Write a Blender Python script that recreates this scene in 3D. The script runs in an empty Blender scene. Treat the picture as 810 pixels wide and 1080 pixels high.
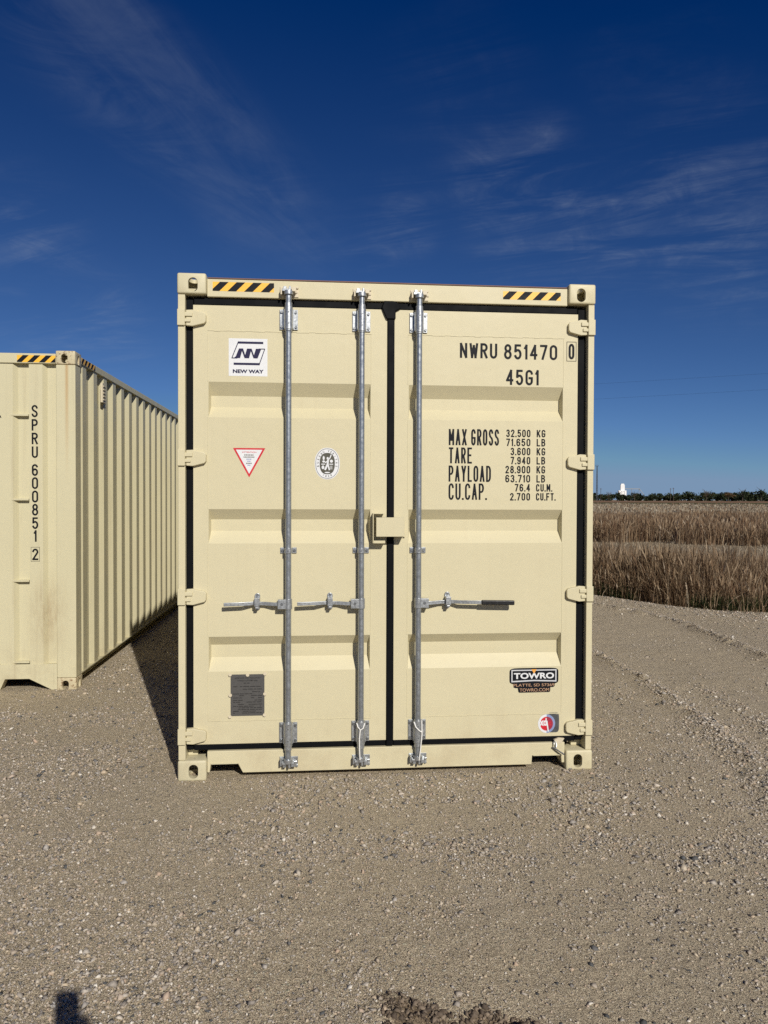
import bpy, bmesh, math, random
import numpy as np
from mathutils import Vector, Matrix

R = math.radians
random.seed(7)
rng = np.random.default_rng(11)
scene = bpy.context.scene
COL = scene.collection

# ------------------------------------------------------------------ camera
CAM = Vector((0.7723, -4.4661, 1.6197))
YAW, PITCH, ROLL = -0.0908, -0.0170, 0.0032
cam_data = bpy.data.cameras.new("camera")
cam = bpy.data.objects.new("camera", cam_data)
COL.objects.link(cam)
cam_data.sensor_fit = 'VERTICAL'
cam_data.sensor_height = 24.0
cam_data.lens = 813.5 / 1080 * 24.0
cam_data.clip_start = 0.005
cam_data.clip_end = 20000
fwd = Vector((-math.sin(YAW) * math.cos(PITCH), math.cos(YAW) * math.cos(PITCH), math.sin(PITCH)))
rgt = Vector((math.cos(YAW), math.sin(YAW), 0))
upv = rgt.cross(fwd)
c_, s_ = math.cos(ROLL), math.sin(ROLL)
rgt, upv = c_ * rgt + s_ * upv, -s_ * rgt + c_ * upv
cam.matrix_world = Matrix(((rgt.x, upv.x, -fwd.x, CAM.x), (rgt.y, upv.y, -fwd.y, CAM.y),
                           (rgt.z, upv.z, -fwd.z, CAM.z), (0, 0, 0, 1)))
scene.camera = cam

# ------------------------------------------------------------------ sun, sky, exposure
SUN_EL = R(30.9)
SUN_AZ = R(16.35)                       # shadows run to -x, +y
sun_dir = Vector((math.sin(SUN_AZ) * math.cos(SUN_EL), -math.cos(SUN_AZ) * math.cos(SUN_EL), math.sin(SUN_EL)))
sd = bpy.data.lights.new("sun", 'SUN')
sd.energy = 4.45
sd.angle = R(0.5)
sd.color = (1.0, 0.945, 0.85)
sun = bpy.data.objects.new("sun", sd)
COL.objects.link(sun)
sun.rotation_euler = sun_dir.to_track_quat('Z', 'Y').to_euler()
sun.location = (20, -40, 30)

world = bpy.data.worlds.new("World")
scene.world = world
world.use_nodes = True
wn, wl = world.node_tree.nodes, world.node_tree.links
wn.clear()


def N(nodes, kind, **kw):
    n = nodes.new(kind)
    for k, v in kw.items():
        setattr(n, k, v)
    return n


def build_sky():
    out = N(wn, 'ShaderNodeOutputWorld')
    bg = N(wn, 'ShaderNodeBackground')
    bg.inputs['Strength'].default_value = 0.05
    sky = N(wn, 'ShaderNodeTexSky', sky_type='NISHITA')
    sky.sun_disc = False
    sky.sun_elevation = SUN_EL
    sky.sun_rotation = math.atan2(sun_dir.x, sun_dir.y)
    sky.altitude = 1500
    sky.air_density = 0.7
    sky.dust_density = 0.3
    sky.ozone_density = 2.0
    # the camera's deep, saturated rendering of the clear sky
    gr = N(wn, 'ShaderNodeVectorMath', operation='MULTIPLY_ADD')
    gr.inputs[1].default_value = (.69, .90, 1.14)
    gr.inputs[2].default_value = (-.42, -.535, -.20)
    wl.new(sky.outputs[0], gr.inputs[0])
    hsv = N(wn, 'ShaderNodeVectorMath', operation='MAXIMUM')
    hsv.inputs[1].default_value = (.01, .02, .05)
    cap = N(wn, 'ShaderNodeVectorMath', operation='MINIMUM')
    cap.inputs[1].default_value = (3.9, 6.0, 9.0)
    wl.new(gr.outputs[0], cap.inputs[0])
    wl.new(cap.outputs[0], hsv.inputs[0])
    # thin cirrus on a high flat layer
    tc = N(wn, 'ShaderNodeTexCoord')
    sep = N(wn, 'ShaderNodeSeparateXYZ')
    wl.new(tc.outputs['Generated'], sep.inputs[0])

    def math_(op, a, b=None, clamp=False):
        m = N(wn, 'ShaderNodeMath', operation=op, use_clamp=clamp)
        for i, v in enumerate((a, b)):
            if v is None:
                continue
            if isinstance(v, (int, float)):
                m.inputs[i].default_value = v
            else:
                wl.new(v, m.inputs[i])
        return m.outputs[0]
    zc = math_('MAXIMUM', sep.outputs['Z'], 0.03)
    zc = math_('ADD', zc, 0.06)
    px = math_('DIVIDE', sep.outputs['X'], zc)
    py = math_('DIVIDE', sep.outputs['Y'], zc)
    comb = N(wn, 'ShaderNodeCombineXYZ')
    wl.new(px, comb.inputs[0])
    wl.new(py, comb.inputs[1])

    def streaks(rot, scale, detail, lo, hi, seed):
        mp = N(wn, 'ShaderNodeMapping', vector_type='TEXTURE')
        mp.inputs['Rotation'].default_value = (0, 0, rot)
        mp.inputs['Scale'].default_value = tuple(1 / q for q in scale)
        mp.inputs['Location'].default_value = (seed, seed * 0.7, 0)
        wl.new(comb.outputs[0], mp.inputs[0])
        nt = N(wn, 'ShaderNodeTexNoise')
        nt.inputs['Scale'].default_value = 1.0
        nt.inputs['Detail'].default_value = detail
        nt.inputs['Roughness'].default_value = 0.66
        nt.inputs['Distortion'].default_value = 1.3
        wl.new(mp.outputs[0], nt.inputs['Vector'])
        mr = N(wn, 'ShaderNodeMapRange', interpolation_type='SMOOTHSTEP')
        mr.inputs['From Min'].default_value = lo
        mr.inputs['From Max'].default_value = hi
        wl.new(nt.outputs['Fac'], mr.inputs['Value'])
        return mr.outputs[0]

    def blob(px_, py_, rad, amp):
        """soft window round a sky direction"""
        d = (fwd + rgt * ((px_ - 405) / 813.5) - upv * ((py_ - 540) / 813.5)).normalized()
        vm = N(wn, 'ShaderNodeVectorMath', operation='DISTANCE')
        wl.new(tc.outputs['Generated'], vm.inputs[0])
        vm.inputs[1].default_value = d
        mr = N(wn, 'ShaderNodeMapRange', interpolation_type='SMOOTHSTEP')
        mr.inputs['From Min'].default_value = rad
        mr.inputs['From Max'].default_value = 0.0
        mr.inputs['To Max'].default_value = amp
        wl.new(vm.outputs['Value'], mr.inputs['Value'])
        return mr.outputs[0]
    tot = None
    for args in ((425, 232, .065, 1.0), (545, 185, .09, .8), (575, 160, .06, .5), (500, 190, .07, .6), (25, 243, .09, .9), (60, 335, .11, .6), (120, 345, .08, .5),
                 (700, 212, .10, .8), (790, 205, .09, .8), (780, 262, .12, .8), (640, 240, .12, .7), (560, 250, .12, .6), (745, 140, .09, .35), (380, 265, .1, .45),
                 (480, 100, .13, .18), (690, 60, .12, .12)):
        b = blob(*args)
        tot = b if tot is None else math_('ADD', tot, b)
    tot = math_('MINIMUM', tot, 1.0)
    band = None
    for args in ((50, -10, .12, .7), (85, 30, .10, .8), (120, 65, .10, .95), (160, 100, .10, 1.0), (200, 135, .10, .9), (240, 170, .09, .75), (275, 210, .10, .75),
                 (320, 245, .08, .45), (255, 215, .07, .5)):
        b = blob(*args)
        band = b if band is None else math_('ADD', band, b)
    band = math_('MINIMUM', band, 1.0)
    s1 = streaks(R(67), (1.1, 4.2, 1), 13, 0.36, 0.80, 3.1)
    s1b = streaks(R(20), (2.6, 3.4, 1), 12, 0.34, 0.78, 12.3)
    s2 = streaks(R(-24), (1.0, 3.4, 1), 13, 0.40, 0.80, 8.6)
    s3 = streaks(R(60), (3.0, 5.0, 1), 10, 0.36, 0.74, 5.2)
    m1 = math_('MULTIPLY', band, math_('ADD', math_('MULTIPLY', s1, 0.55), math_('MULTIPLY', s1b, 0.5)))
    m2 = math_('MULTIPLY', tot, math_('MULTIPLY', s2, math_('ADD', math_('MULTIPLY', s3, 0.8), 0.4)))
    m = math_('MULTIPLY', math_('ADD', math_('MULTIPLY', m1, 0.66), math_('MULTIPLY', m2, 1.5)), 0.21, True)
    mix = N(wn, 'ShaderNodeMixRGB')
    mix.inputs['Color2'].default_value = (6.5, 7.6, 9.4, 1)
    wl.new(m, mix.inputs['Fac'])
    wl.new(hsv.outputs[0], mix.inputs['Color1'])
    wl.new(mix.outputs[0], bg.inputs['Color'])
    wl.new(bg.outputs[0], out.inputs[0])


build_sky()
scene.view_settings.view_transform = 'Standard'
scene.view_settings.look = 'None'
scene.view_settings.exposure = 0.0
scene.view_settings.gamma = 1.0
scene.render.engine = 'CYCLES'
scene.cycles.max_bounces = 6
scene.cycles.use_denoising = False


# ------------------------------------------------------------------ helpers
class MB:
    """collects shapes for ONE mesh object"""

    def __init__(self):
        self.v, self.f, self.m = [], [], []

    def add(self, verts, faces, mi=0):
        b = len(self.v)
        self.v += [tuple(p) for p in verts]
        self.f += [tuple(i + b for i in f) for f in faces]
        self.m += [mi] * len(faces)

    def box(self, x0, x1, y0, y1, z0, z1, mi=0, mat=None):
        vs = [Vector((x, y, z)) for z in (z0, z1) for y in (y0, y1) for x in (x0, x1)]
        if mat is not None:
            vs = [mat @ p for p in vs]
        self.add(vs, [(0, 2, 3, 1), (4, 5, 7, 6), (0, 1, 5, 4), (2, 6, 7, 3), (0, 4, 6, 2), (1, 3, 7, 5)], mi)

    def quad(self, a, b, c, d, mi=0):
        self.add([a, b, c, d], [(0, 1, 2, 3)], mi)

    def prism_xz(self, poly, y0, y1, mi=0):
        """polygon in (x,z), counter-clockwise seen from -y; y0 is the front"""
        n = len(poly)
        vs = [(x, y0, z) for x, z in poly] + [(x, y1, z) for x, z in poly]
        fs = [tuple(range(n)), tuple(range(2 * n - 1, n - 1, -1))]
        fs += [(i, i + n, (i + 1) % n + n, (i + 1) % n) for i in range(n)]
        self.add(vs, fs, mi)

    def flat_xz(self, poly, y, mi=0):
        self.add([(x, y, z) for x, z in poly], [tuple(range(len(poly)))], mi)

    def ring_xz(self, outer, inner, y, mi=0):
        n = len(outer)
        self.add([(x, y, z) for x, z in outer] + [(x, y, z) for x, z in inner],
                 [(i, (i + 1) % n, (i + 1) % n + n, i + n) for i in range(n)], mi)

    def stroke_xz(self, pts, w, y, mi=0):
        for i in range(len(pts) - 1):
            a, b = Vector(pts[i]), Vector(pts[i + 1])
            d = (b - a).normalized()
            nrm = Vector((-d.y, d.x)) * w / 2
            yy = y - i * 0.00006
            self.flat_xz([a - nrm - d * w * .3, b - nrm + d * w * .3, b + nrm + d * w * .3, a + nrm - d * w * .3], yy, mi)

    def cyl(self, p0, p1, r0, r1=None, n=16, mi=0, caps=True):
        r1 = r0 if r1 is None else r1
        p0, p1 = Vector(p0), Vector(p1)
        d = (p1 - p0).normalized()
        a = d.orthogonal().normalized()
        b = d.cross(a)
        vs = []
        for p, r in ((p0, r0), (p1, r1)):
            vs += [p + (a * math.cos(2 * math.pi * i / n) + b * math.sin(2 * math.pi * i / n)) * r for i in range(n)]
        fs = [(i, (i + 1) % n, (i + 1) % n + n, i + n) for i in range(n)]
        if caps:
            fs += [tuple(range(n - 1, -1, -1)), tuple(range(n, 2 * n))]
        self.add(vs, fs, mi)

    def tube(self, pts, r, n=8, mi=0):
        pts = [Vector(p) for p in pts]
        rings = []
        a = None
        for i, p in enumerate(pts):
            d = (pts[min(i + 1, len(pts) - 1)] - pts[max(i - 1, 0)]).normalized()
            if a is None:
                a = d.orthogonal().normalized()
            a = (a - d * a.dot(d)).normalized()
            b = d.cross(a)
            rr = r[i] if isinstance(r, (list, tuple)) else r
            rings.append([p + (a * math.cos(2 * math.pi * k / n) + b * math.sin(2 * math.pi * k / n)) * rr for k in range(n)])
        vs = [p for ring in rings for p in ring]
        fs = []
        for i in range(len(pts) - 1):
            fs += [(i * n + k, i * n + (k + 1) % n, (i + 1) * n + (k + 1) % n, (i + 1) * n + k) for k in range(n)]
        fs += [tuple(range(n - 1, -1, -1)), tuple(range((len(pts) - 1) * n, len(pts) * n))]
        self.add(vs, fs, mi)

    def flat_bar(self, pts, hz, th, mi=0):
        """bar standing on edge: path of (x, y, z), height hz, thickness th along y"""
        vs, fs = [], []
        for x, y, z in pts:
            vs += [(x, y - th / 2, z - hz / 2), (x, y - th / 2, z + hz / 2), (x, y + th / 2, z + hz / 2), (x, y + th / 2, z - hz / 2)]
        s = 1 if pts[-1][0] > pts[0][0] else -1
        for i in range(len(pts) - 1):
            for k in range(4):
                q = (i * 4 + k, i * 4 + (k + 1) % 4, i * 4 + 4 + (k + 1) % 4, i * 4 + 4 + k)
                fs.append(q if s < 0 else q[::-1])
        a, b = (0, 1, 2, 3), tuple(len(vs) - 4 + k for k in (3, 2, 1, 0))
        fs += [a, b] if s > 0 else [a[::-1], b[::-1]]
        self.add(vs, fs, mi)

    def build(self, name, mats, parent=None, bevel=0.0, seg=2, smooth=True, off=None, fix=False):
        off = Vector(off) if off is not None else (parent_off(parent) if parent else Vector((0, 0, 0)))
        me = bpy.data.meshes.new(name)
        me.from_pydata([tuple(Vector(p) - off) for p in self.v], [], self.f)
        if not isinstance(mats, (list, tuple)):
            mats = [mats]
        for m in mats:
            me.materials.append(m)
        me.polygons.foreach_set('material_index', self.m)
        if fix:
            bm = bmesh.new()
            bm.from_mesh(me)
            bmesh.ops.remove_doubles(bm, verts=bm.verts, dist=1e-5)
            bmesh.ops.recalc_face_normals(bm, faces=bm.faces)
            bm.to_mesh(me)
            bm.free()
        me.update()
        o = bpy.data.objects.new(name, me)
        COL.objects.link(o)
        if parent:
            o.parent = parent
            o['off'] = list(off)
        if smooth:
            me.polygons.foreach_set('use_smooth', [True] * len(me.polygons))
            me.set_sharp_from_angle(angle=R(38))
        if bevel:
            b = o.modifiers.new('bevel', 'BEVEL')
            b.width = bevel
            b.segments = seg
            b.limit_method = 'ANGLE'
            b.angle_limit = R(40)
            b.harden_normals = True
        return o


def parent_off(p):
    return Vector(p['off']) if p is not None and 'off' in p.keys() else Vector((0, 0, 0))


def thing(name, label, cat, off=(0, 0, 0), matrix=None, group=None):
    """Empty at the thing's base; parts are modelled in the thing's frame whose base point is `off`"""
    o = bpy.data.objects.new(name, None)
    COL.objects.link(o)
    o.empty_display_size = 0.2
    o['off'] = list(off)
    o.matrix_world = (matrix or Matrix()) @ Matrix.Translation(Vector(off))
    o['label'], o['category'] = label, cat
    if group:
        o['group'] = group
    return o


def tag(o, label=None, cat=None, group=None, kind=None):
    for k, v in (('label', label), ('category', cat), ('group', group), ('kind', kind)):
        if v:
            o[k] = v
    return o


def np_mesh(name, verts, faces_flat, loop_total, mats, smooth=False):
    """fast mesh from numpy arrays"""
    me = bpy.data.meshes.new(name)
    nf = len(loop_total)
    me.vertices.add(len(verts))
    me.vertices.foreach_set('co', np.ascontiguousarray(verts, np.float32).ravel())
    me.loops.add(len(faces_flat))
    me.loops.foreach_set('vertex_index', np.ascontiguousarray(faces_flat, np.int32))
    me.polygons.add(nf)
    starts = np.concatenate(([0], np.cumsum(loop_total)[:-1])).astype(np.int32)
    me.polygons.foreach_set('loop_start', starts)
    if smooth:
        me.polygons.foreach_set('use_smooth', np.ones(nf, bool))
    for m in (mats if isinstance(mats, (list, tuple)) else [mats]):
        me.materials.append(m)
    me.update(calc_edges=True)
    me.validate()
    o = bpy.data.objects.new(name, me)
    COL.objects.link(o)
    return o


def text_polys(body, offset=0.0, spacing=1.0):
    cu = bpy.data.curves.new('lettering', 'FONT')
    cu.body = body
    cu.offset = offset
    cu.space_character = spacing
    cu.resolution_u = 5
    o = bpy.data.objects.new('lettering', cu)
    COL.objects.link(o)
    bpy.context.view_layer.update()
    me = bpy.data.meshes.new_from_object(o.evaluated_get(bpy.context.evaluated_depsgraph_get()))
    vs = [(p.co.x, p.co.y) for p in me.vertices]
    fs = []
    for p in me.polygons:
        ids = list(p.vertices)
        ar = sum(vs[ids[i]][0] * vs[ids[(i + 1) % len(ids)]][1] - vs[ids[(i + 1) % len(ids)]][0] * vs[ids[i]][1] for i in range(len(ids)))
        fs.append(tuple(ids if ar > 0 else ids[::-1]))
    bpy.data.objects.remove(o)
    bpy.data.curves.remove(cu)
    bpy.data.meshes.remove(me)
    return vs, fs


def put_text(mb, body, x0, x1, z0, z1, y, mi=0, offset=0.0, spacing=1.0, fn=None):
    """text fitted to a rectangle of the (x,z) plane, facing -y"""
    vs, fs = text_polys(body, offset, spacing)
    xs = [a for a, _ in vs]
    zs = [b for _, b in vs]
    ax, bx, az, bz = min(xs), max(xs), min(zs), max(zs)
    q = []
    for a, b in vs:
        u = x0 + (a - ax) / max(bx - ax, 1e-6) * (x1 - x0)
        w = z0 + (b - az) / max(bz - az, 1e-6) * (z1 - z0)
        if fn:
            u, w = fn(u, w)
        q.append((u, y, w))
    mb.add(q, fs, mi)


def circle(cx, cz, rx, rz, n=36, p=2.0):
    out = []
    for i in range(n):
        t = 2 * math.pi * i / n
        c, s = math.cos(t), math.sin(t)
        out.append((cx + rx * math.copysign(abs(c) ** (2 / p), c), cz + rz * math.copysign(abs(s) ** (2 / p), s)))
    return out


# ------------------------------------------------------------------ materials
def new_mat(name):
    m = bpy.data.materials.new(name)
    m.use_nodes = True
    return m, m.node_tree.nodes, m.node_tree.links, m.node_tree.nodes['Principled BSDF']


def noise(nd, lk, vec, scale, detail=4, rough=0.55, dist=0.0):
    n = N(nd, 'ShaderNodeTexNoise')
    n.inputs['Scale'].default_value = scale
    n.inputs['Detail'].default_value = detail
    n.inputs['Roughness'].default_value = rough
    n.inputs['Distortion'].default_value = dist
    if vec is not None:
        lk.new(vec, n.inputs['Vector'])
    return n.outputs['Fac']


def ramp(nd, lk, src, stops, interp='LINEAR'):
    r = N(nd, 'ShaderNodeValToRGB')
    r.color_ramp.interpolation = interp
    el = r.color_ramp.elements
    while len(el) > 1:
        el.remove(el[-1])
    for i, (p, c) in enumerate(stops):
        e = el[0] if i == 0 else el.new(p)
        e.position = p
        e.color = c if len(c) == 4 else (*c, 1)
    lk.new(src, r.inputs['Fac'])
    return r.outputs['Color']


def maprange(nd, lk, src, a, b, c=0.0, d=1.0, smooth=True):
    m = N(nd, 'ShaderNodeMapRange')
    if smooth:
        m.interpolation_type = 'SMOOTHSTEP'
    m.inputs['From Min'].default_value = a
    m.inputs['From Max'].default_value = b
    m.inputs['To Min'].default_value = c
    m.inputs['To Max'].default_value = d
    lk.new(src, m.inputs['Value'])
    return m.outputs[0]


def mixc(nd, lk, fac, a, b, blend='MIX'):
    m = N(nd, 'ShaderNodeMixRGB', blend_type=blend)
    for i, v in ((0, fac), (1, a), (2, b)):
        if isinstance(v, (int, float)):
            m.inputs[i].default_value = v
        elif isinstance(v, (tuple, list)):
            m.inputs[i].default_value = v if len(v) == 4 else (*v, 1)
        else:
            lk.new(v, m.inputs[i])
    return m.outputs[0]


def mth(nd, lk, op, a, b=None, clamp=False):
    m = N(nd, 'ShaderNodeMath', operation=op, use_clamp=clamp)
    for i, v in enumerate((a, b)):
        if v is None:
            continue
        if isinstance(v, (int, float)):
            m.inputs[i].default_value = v
        else:
            lk.new(v, m.inputs[i])
    return m.outputs[0]


def bump(nd, lk, height, dist, strength, normal_in, chain=None):
    b = N(nd, 'ShaderNodeBump')
    b.inputs['Distance'].default_value = dist
    b.inputs['Strength'].default_value = strength
    lk.new(height, b.inputs['Height'])
    if chain is not None:
        lk.new(chain, b.inputs['Normal'])
    if normal_in is not None:
        lk.new(b.outputs[0], normal_in)
    return b.outputs[0]


def plain(name, col, rough=0.5, metal=0.0, var=0.12, scale=40.0, spec=0.5):
    m, nd, lk, bs = new_mat(name)
    tc = N(nd, 'ShaderNodeTexCoord')
    f = noise(nd, lk, tc.outputs['Object'], scale, 4)
    c = mixc(nd, lk, f, tuple(x * (1 - var) for x in col), tuple(min(1, x * (1 + var)) for x in col))
    lk.new(c, bs.inputs['Base Color'])
    bs.inputs['Metallic'].default_value = metal
    bs.inputs['Specular IOR Level'].default_value = spec
    r = maprange(nd, lk, f, 0.3, 0.7, max(0.05, rough - 0.07), min(1, rough + 0.07))
    lk.new(r, bs.inputs['Roughness'])
    return m


def paint(name, col, dirt, rust=0.0, streak=0.3):
    """container enamel: slight tone drift, dust streaks running down, specks, orange peel"""
    m, nd, lk, bs = new_mat(name)
    tc = N(nd, 'ShaderNodeTexCoord')
    ob = tc.outputs['Object']
    big = noise(nd, lk, ob, 1.3, 4)
    c = mixc(nd, lk, big, tuple(x * 0.955 for x in col), tuple(min(1, x * 1.03) for x in col))
    mp = N(nd, 'ShaderNodeMapping')
    mp.inputs['Scale'].default_value = (26, 26, 0.9)
    lk.new(ob, mp.inputs[0])
    st = noise(nd, lk, mp.outputs[0], 1.0, 5, 0.6)
    stf = maprange(nd, lk, st, 0.5, 0.85, 0, streak)
    c = mixc(nd, lk, stf, c, dirt)
    sp = noise(nd, lk, ob, 55, 3, 0.5)
    spf = maprange(nd, lk, sp, 0.74, 0.80, 0, 0.5)
    c = mixc(nd, lk, spf, c, tuple(x * 0.45 for x in dirt))
    # dust thrown up on the lowest part
    sx = N(nd, 'ShaderNodeSeparateXYZ')
    lk.new(ob, sx.inputs[0])
    low = maprange(nd, lk, sx.outputs['Z'], 0.55, 0.0, 0, 1)
    dn = noise(nd, lk, ob, 5, 6, 0.7)
    c = mixc(nd, lk, mth(nd, lk, 'MULTIPLY', low, maprange(nd, lk, dn, 0.38, 0.72, 0, 0.36)), c, dirt)
    if rust:
        rn = noise(nd, lk, ob, 34, 7, 0.72)
        rf = maprange(nd, lk, rn, 0.66 - rust * 0.1, 0.72 - rust * 0.08, 0, 0.9)
        c = mixc(nd, lk, rf, c, (0.17, 0.075, 0.028))
        rn2 = noise(nd, lk, ob, 9, 5, 0.6)
        c = mixc(nd, lk, maprange(nd, lk, rn2, 0.5, 0.8, 0, 0.35 * rust), c, (0.34, 0.2, 0.09))
    lk.new(c, bs.inputs['Base Color'])
    rr = maprange(nd, lk, big, 0.3, 0.7, 0.4, 0.52)
    lk.new(rr, bs.inputs['Roughness'])
    bs.inputs['Specular IOR Level'].default_value = 0.35
    b1 = bump(nd, lk, noise(nd, lk, ob, 3.2, 3), 0.010, 0.5, None)
    bump(nd, lk, noise(nd, lk, ob, 420, 2), 0.0004, 0.25, bs.inputs['Normal'], b1)
    return m


M = {}
CREAM = (0.575, 0.52, 0.345)
M['cream'] = paint('cream_enamel', CREAM, (0.36, 0.28, 0.17), 0.0, 0.10)
M['cream_worn'] = paint('cream_enamel_scuffed', (0.555, 0.51, 0.345), (0.27, 0.2, 0.12), 0.35, 0.2)
M['old_cream'] = paint('weathered_cream_enamel', (0.555, 0.512, 0.342), (0.29, 0.225, 0.135), 0.0, 0.35)
M['old_rust'] = paint('rusty_cream_enamel', (0.53, 0.465, 0.305), (0.28, 0.18, 0.09), 1.3, 0.6)
M['rubber'] = plain('black_rubber', (0.0035, 0.004, 0.005), 0.6, 0, 0.3, 12, 0.10)
M['zinc'] = plain('galvanised_steel', (0.42, 0.44, 0.455), 0.38, 0.75, 0.28, 70)
M['zinc_rod'] = plain('galvanised_pipe', (0.34, 0.365, 0.39), 0.34, 0.72, 0.3, 45)
M['bolt'] = plain('bolt_steel', (0.22, 0.23, 0.24), 0.4, 0.8, 0.2, 90)
M['ink'] = plain('black_vinyl', (0.007, 0.008, 0.012), 0.55, 0, 0.2, 40, 0.15)
M['grip'] = plain('black_plastic', (0.008, 0.008, 0.009), 0.4, 0, 0.2)
M['white'] = plain('white_vinyl', (0.68, 0.69, 0.70), 0.4, 0, 0.03)
M['navy'] = plain('navy_print', (0.018, 0.016, 0.055), 0.5, 0, 0.1, 40, 0.2)
M['red'] = plain('red_print', (0.55, 0.018, 0.03), 0.4, 0, 0.1)
M['yellow'] = plain('amber_film', (0.86, 0.47, 0.045), 0.4, 0, 0.06)
M['olive'] = plain('dark_olive_print', (0.07, 0.066, 0.045), 0.45, 0, 0.1)
M['grey_print'] = plain('grey_print', (0.30, 0.30, 0.29), 0.5, 0, 0.1)
M['plate'] = plain('grey_metal_plate', (0.075, 0.072, 0.068), 0.6, 0.1, 0.15, 60)
M['plate_ink'] = plain('etched_ink', (0.014, 0.013, 0.012), 0.6, 0, 0.1)
M['rivet'] = plain('cream_rivet', (0.58, 0.51, 0.37), 0.5, 0, 0.1)
M['orange'] = plain('orange_print', (0.75, 0.34, 0.06), 0.45, 0, 0.05)
M['copper'] = plain('copper_print', (0.50, 0.30, 0.18), 0.45, 0, 0.05)
M['silver'] = plain('silver_print', (0.62, 0.63, 0.65), 0.35, 0.2, 0.05)
M['holo'] = plain('dark_foil', (0.10, 0.105, 0.11), 0.35, 0.3, 0.3, 30)
M['blue_grey'] = plain('blue_grey_print', (0.22, 0.27, 0.45), 0.4, 0, 0.1)
M['maroon'] = plain('maroon_print', (0.30, 0.025, 0.05), 0.4, 0, 0.1)
M['tie'] = plain('white_nylon', (0.75, 0.74, 0.70), 0.45, 0, 0.04)
M['primer'] = plain('brown_primer', (0.16, 0.085, 0.06), 0.7, 0, 0.3, 20)
M['chassis'] = plain('underbody_coating', (0.03, 0.022, 0.017), 0.75, 0, 0.3, 8)
M['wood_floor'] = plain('floor_boards', (0.16, 0.10, 0.06), 0.7, 0, 0.3, 6)


# ------------------------------------------------------------------ ground
def vnoise(x, y, scale, seed):
    """smooth value noise, vectorised"""
    g = np.random.default_rng(seed).random((256, 256))
    u, v = x * scale, y * scale
    iu, iv = np.floor(u).astype(int), np.floor(v).astype(int)
    fu, fv = u - iu, v - iv
    fu, fv = fu * fu * (3 - 2 * fu), fv * fv * (3 - 2 * fv)
    a, b = g[iu % 256, iv % 256], g[(iu + 1) % 256, iv % 256]
    c, d = g[iu % 256, (iv + 1) % 256], g[(iu + 1) % 256, (iv + 1) % 256]
    return (a * (1 - fu) + b * fu) * (1 - fv) + (c * (1 - fu) + d * fu) * fv - 0.5


EDGE = np.array([(-4000, 400), (-60, 38), (-12, 21), (0, 15.2), (3.0, 12.1), (4.3, 10.4), (5.5, 8.2), (6.15, 6.95), (6.6, 6.5), (7.35, 6.15),
                 (9, 5.3), (14, 3.2), (30, -2), (80, -16), (4000, -900)])


def edge_y(x):
    return np.interp(x, EDGE[:, 0], EDGE[:, 1])


def dist_poly(x, y, pts):
    d = np.full(x.shape, 1e9)
    sg = np.zeros(x.shape)
    for (ax, ay), (bx, by) in zip(pts[:-1], pts[1:]):
        dx, dy = bx - ax, by - ay
        L = dx * dx + dy * dy
        t = np.clip(((x - ax) * dx + (y - ay) * dy) / L, 0, 1)
        ex, ey = x - ax - t * dx, y - ay - t * dy
        q = np.hypot(ex, ey)
        s = np.sign(ex * dy - ey * dx)
        sg = np.where(q < d, s, sg)
        d = np.minimum(d, q)
    return d, sg


RUT_A = [(2.6, 9.5), (3.5, 5.8), (3.78, 3.6), (3.76, 2.05), (3.68, 1.13), (3.54, .3), (3.3, -1.0), (2.9, -3)]
RUT_B = [(3.0, 10.6), (4.55, 8.1), (5.18, 6.85), (5.6, 5.85), (5.63, 5.05), (5.53, 4.05), (5.4, 2.5), (5.1, 0.5), (4.6, -3)]


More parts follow.
